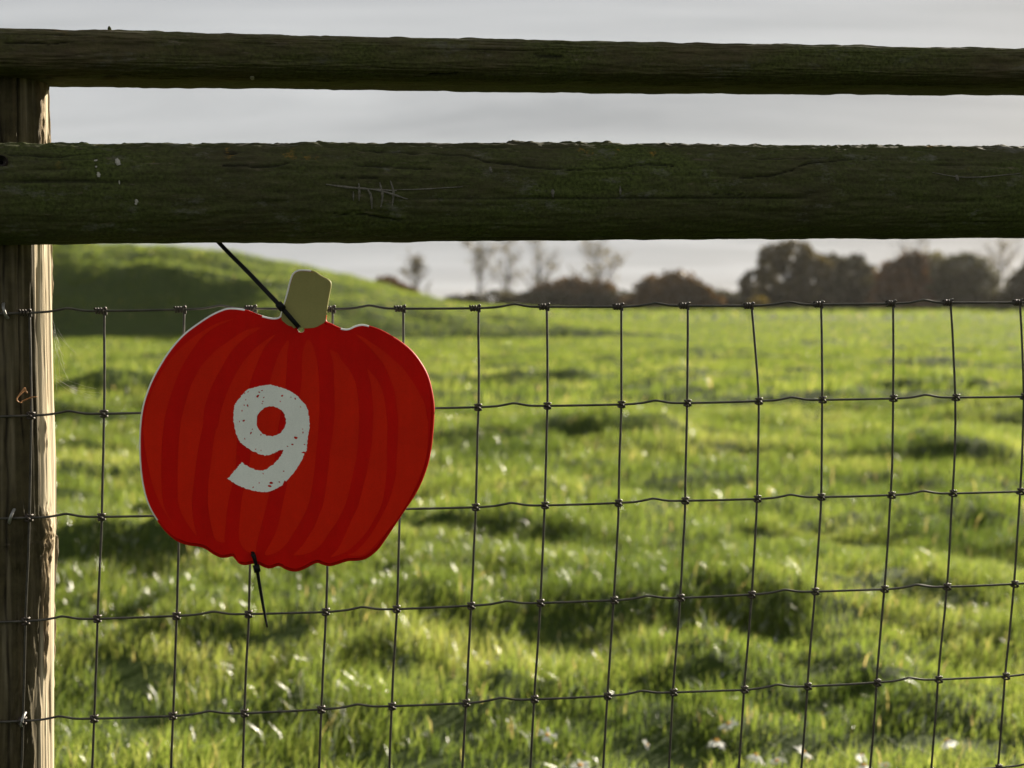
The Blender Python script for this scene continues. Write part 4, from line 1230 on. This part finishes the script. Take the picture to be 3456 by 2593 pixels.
# faint cobweb between the post and the first upright
M_WEB = plain("cobweb_silk", (0.40, 0.38, 0.34), 0.4, 0.5)
web = thing("cobweb", k_fence(130, 800, 0.01), "faint cobweb strands between the post and the first upright wire", "cobweb")
wr = random.Random(8)
for k in range(16):
    a = np.array([wr.uniform(111, 125), wr.uniform(690, 830)]); 
    if k < 5: a, e = np.array([113, 805 + k * 3.0]), np.array([wr.uniform(190, 226), wr.uniform(835, 862)])
    else: e = a + np.array([wr.uniform(4, 46), wr.uniform(40, 110)])
    mpt = (a + e) / 2 + np.array([wr.uniform(-6, 6), wr.uniform(4, 12)])
    P = catmull(np.array([k_fence(q[0], q[1], 0.006 + 0.004 * wr.random()) for q in (a, mpt, e)]), 5)
    tube_part("strand", P, 0.00006, M_WEB, web, 4)

# ------------------------------------------------------------------ daisies
M_PETAL = leafy("white_petal", [(0.0, (0.78, 0.78, 0.76)), (1.0, (0.85, 0.85, 0.82))], (1.0, 1.0, 0.97), 0.02, 0.4, "tint", 0.5)
M_DISC = plain("yellow_disc", (0.55, 0.28, 0.02), 0.8, 0.2, 0, 0.3, 900.0)
M_STEMG = plain("flower_stalk", (0.06, 0.10, 0.025), 0.7, 0.3)
def petal_mesh():
    V = np.array([(0, 0, 0), (0.006, -0.0022, 0.0008), (0.006, 0.0022, 0.0008), (0.014, -0.0034, 0.0014), (0.014, 0.0034, 0.0014), (0.021, -0.0026, 0.0002), (0.021, 0.0026, 0.0002), (0.0235, 0, -0.0008)])
    me = mesh_np("petal", V, [(1, 3, 4, 2), (3, 5, 6, 4)], [(0, 1, 2), (5, 7, 6)]); me.materials.append(M_PETAL); return me
def disc_mesh():
    a = np.arange(10) / 10 * 2 * math.pi
    V = [np.stack([r * np.cos(a), r * np.sin(a), np.full(10, z)], -1) for r, z in ((0.0062, -0.0012), (0.0068, 0.001), (0.0045, 0.0036))]
    V = np.concatenate(V + [np.array([[0, 0, 0.0042]])])
    q = [(r * 10 + k, r * 10 + (k + 1) % 10, r * 10 + 10 + (k + 1) % 10, r * 10 + 10 + k) for r in (0, 1) for k in range(10)]
    t = [(20 + k, 20 + (k + 1) % 10, 30) for k in range(10)]
    me = mesh_np("flower_disc", V, q, t); me.materials.append(M_DISC); return me
PM, DM = petal_mesh(), disc_mesh()
DAISY = [ # photo x, y, tilt towards the camera (deg), roll, size, label
    (1847, 2481, 22, 20, 0.95, "white daisy nearest the pumpkin, alone in the lower middle of the meadow"),
    (1958, 2584, 4, 0, 1.1, "white daisy half cut by the picture's bottom edge, lower middle"),
    (2184, 2515, 12, 60, 0.62, "very small pale daisy, second cell right of the lone daisy"),
    (2459, 2443, 0, -25, 1.15, "highest white daisy of the right-hand cluster, tilted to the right"),
    (2418, 2500, -6, 5, 1.12, "flat side-on white daisy just below the highest daisy"),
    (2552, 2548, -5, 10, 1.0, "flat white daisy right of the wire beside the highest daisy"),
    (2622, 2568, 4, -15, 0.8, "small white daisy close right of the flat one at the bottom"),
    (2712, 2538, 10, 35, 0.95, "white daisy half hidden by an upright wire, bottom right"),
    (2908, 2548, -35, 25, 0.75, "drooping daisy with its orange centre showing, above another"),
    (2916, 2583, -10, 0, 1.0, "white daisy at the bottom edge below the drooping one"),
    (2988, 2584, 15, 0, 0.6, "small daisy at the bottom edge right of the drooping one"),
    (3196, 2500, -30, -20, 1.05, "ragged daisy with drooping petals and orange centre, farthest right"),
]
for i, (px, py, tilt, roll, sz, lab) in enumerate(DAISY):
    d = ray(px, py)
    hgt = 0.10 + 0.02 * math.sin(i * 2.3)
    t_ = (CAM_H - hgt) / -d[2]
    for _ in range(4):
        p = CC + d * t_; t_ = (CAM_H - hgt - float(height(p[0], p[1]))) / -d[2]
    p = CC + d * t_
    g = float(height(p[0], p[1]))
    base = np.array([p[0] + 0.012 * math.sin(i), p[1] + 0.01, g])
    t = thing("daisy", base, lab, "flower", "white daisies in the grass at the bottom")
    P = catmull([base - [0, 0, .01], base * .5 + p * .5 + [0.004, 0, 0], p - [0, 0, 0.002]], 4)
    tube_part("stalk", P, 0.0011, M_STEMG, t, 5)
    rot = Euler((R(tilt), R(roll), 0)).to_matrix()
    dsc = link("flower_disc", DM, t, p); dsc.rotation_euler = rot.to_euler(); dsc.scale = (sz * 0.8,) * 3
    npet = 15 if sz > 0.7 else 11
    for k in range(npet):
        if rng.uniform() < 0.08: continue
        a = k / npet * 2 * math.pi + rng.uniform(-0.1, 0.1)
        droop = R(rng.uniform(-8, 18) + (35 if tilt < 0 else 0))
        lr = (Euler((0, 0, a)).to_matrix() @ Euler((0, droop, 0)).to_matrix())
        pt = link("petal", PM, t, p + np.array(rot @ (Euler((0, 0, a)).to_matrix() @ Vector((0.0036 * sz, 0, 0)))))
        pt.rotation_euler = (rot @ lr).to_euler()
        pt.scale = (sz * 0.8 * rng.uniform(0.85, 1.1),) * 3

# ------------------------------------------------------------------ thin autumn haze
def build_haze():
    m = bpy.data.materials.new("autumn_haze"); m.use_nodes = True
    nt = m.node_tree; nt.nodes.clear()
    o_ = nt.nodes.new("ShaderNodeOutputMaterial"); v = nt.nodes.new("ShaderNodeVolumePrincipled")
    v.inputs["Color"].default_value = (0.96, 0.93, 0.88, 1)
    v.inputs["Density"].default_value = 0.00014
    v.inputs["Anisotropy"].default_value = 0.3
    nt.links.new(v.outputs[0], o_.inputs["Volume"])
    x0, x1, y0, y1, z0, z1 = -1600, 1600, -1600, 1600, -1.6, 14.0
    V = [(x, y, z) for z in (z0, z1) for y in (y0, y1) for x in (x0, x1)]
    q = [(0, 2, 3, 1), (4, 5, 7, 6), (0, 1, 5, 4), (2, 6, 7, 3), (0, 4, 6, 2), (1, 3, 7, 5)]
    o = part("haze", V, m, None, quads=q, smoothed=False, at=(0, 0, 0))
    tag(o, None, None, kind="stuff")
build_haze()
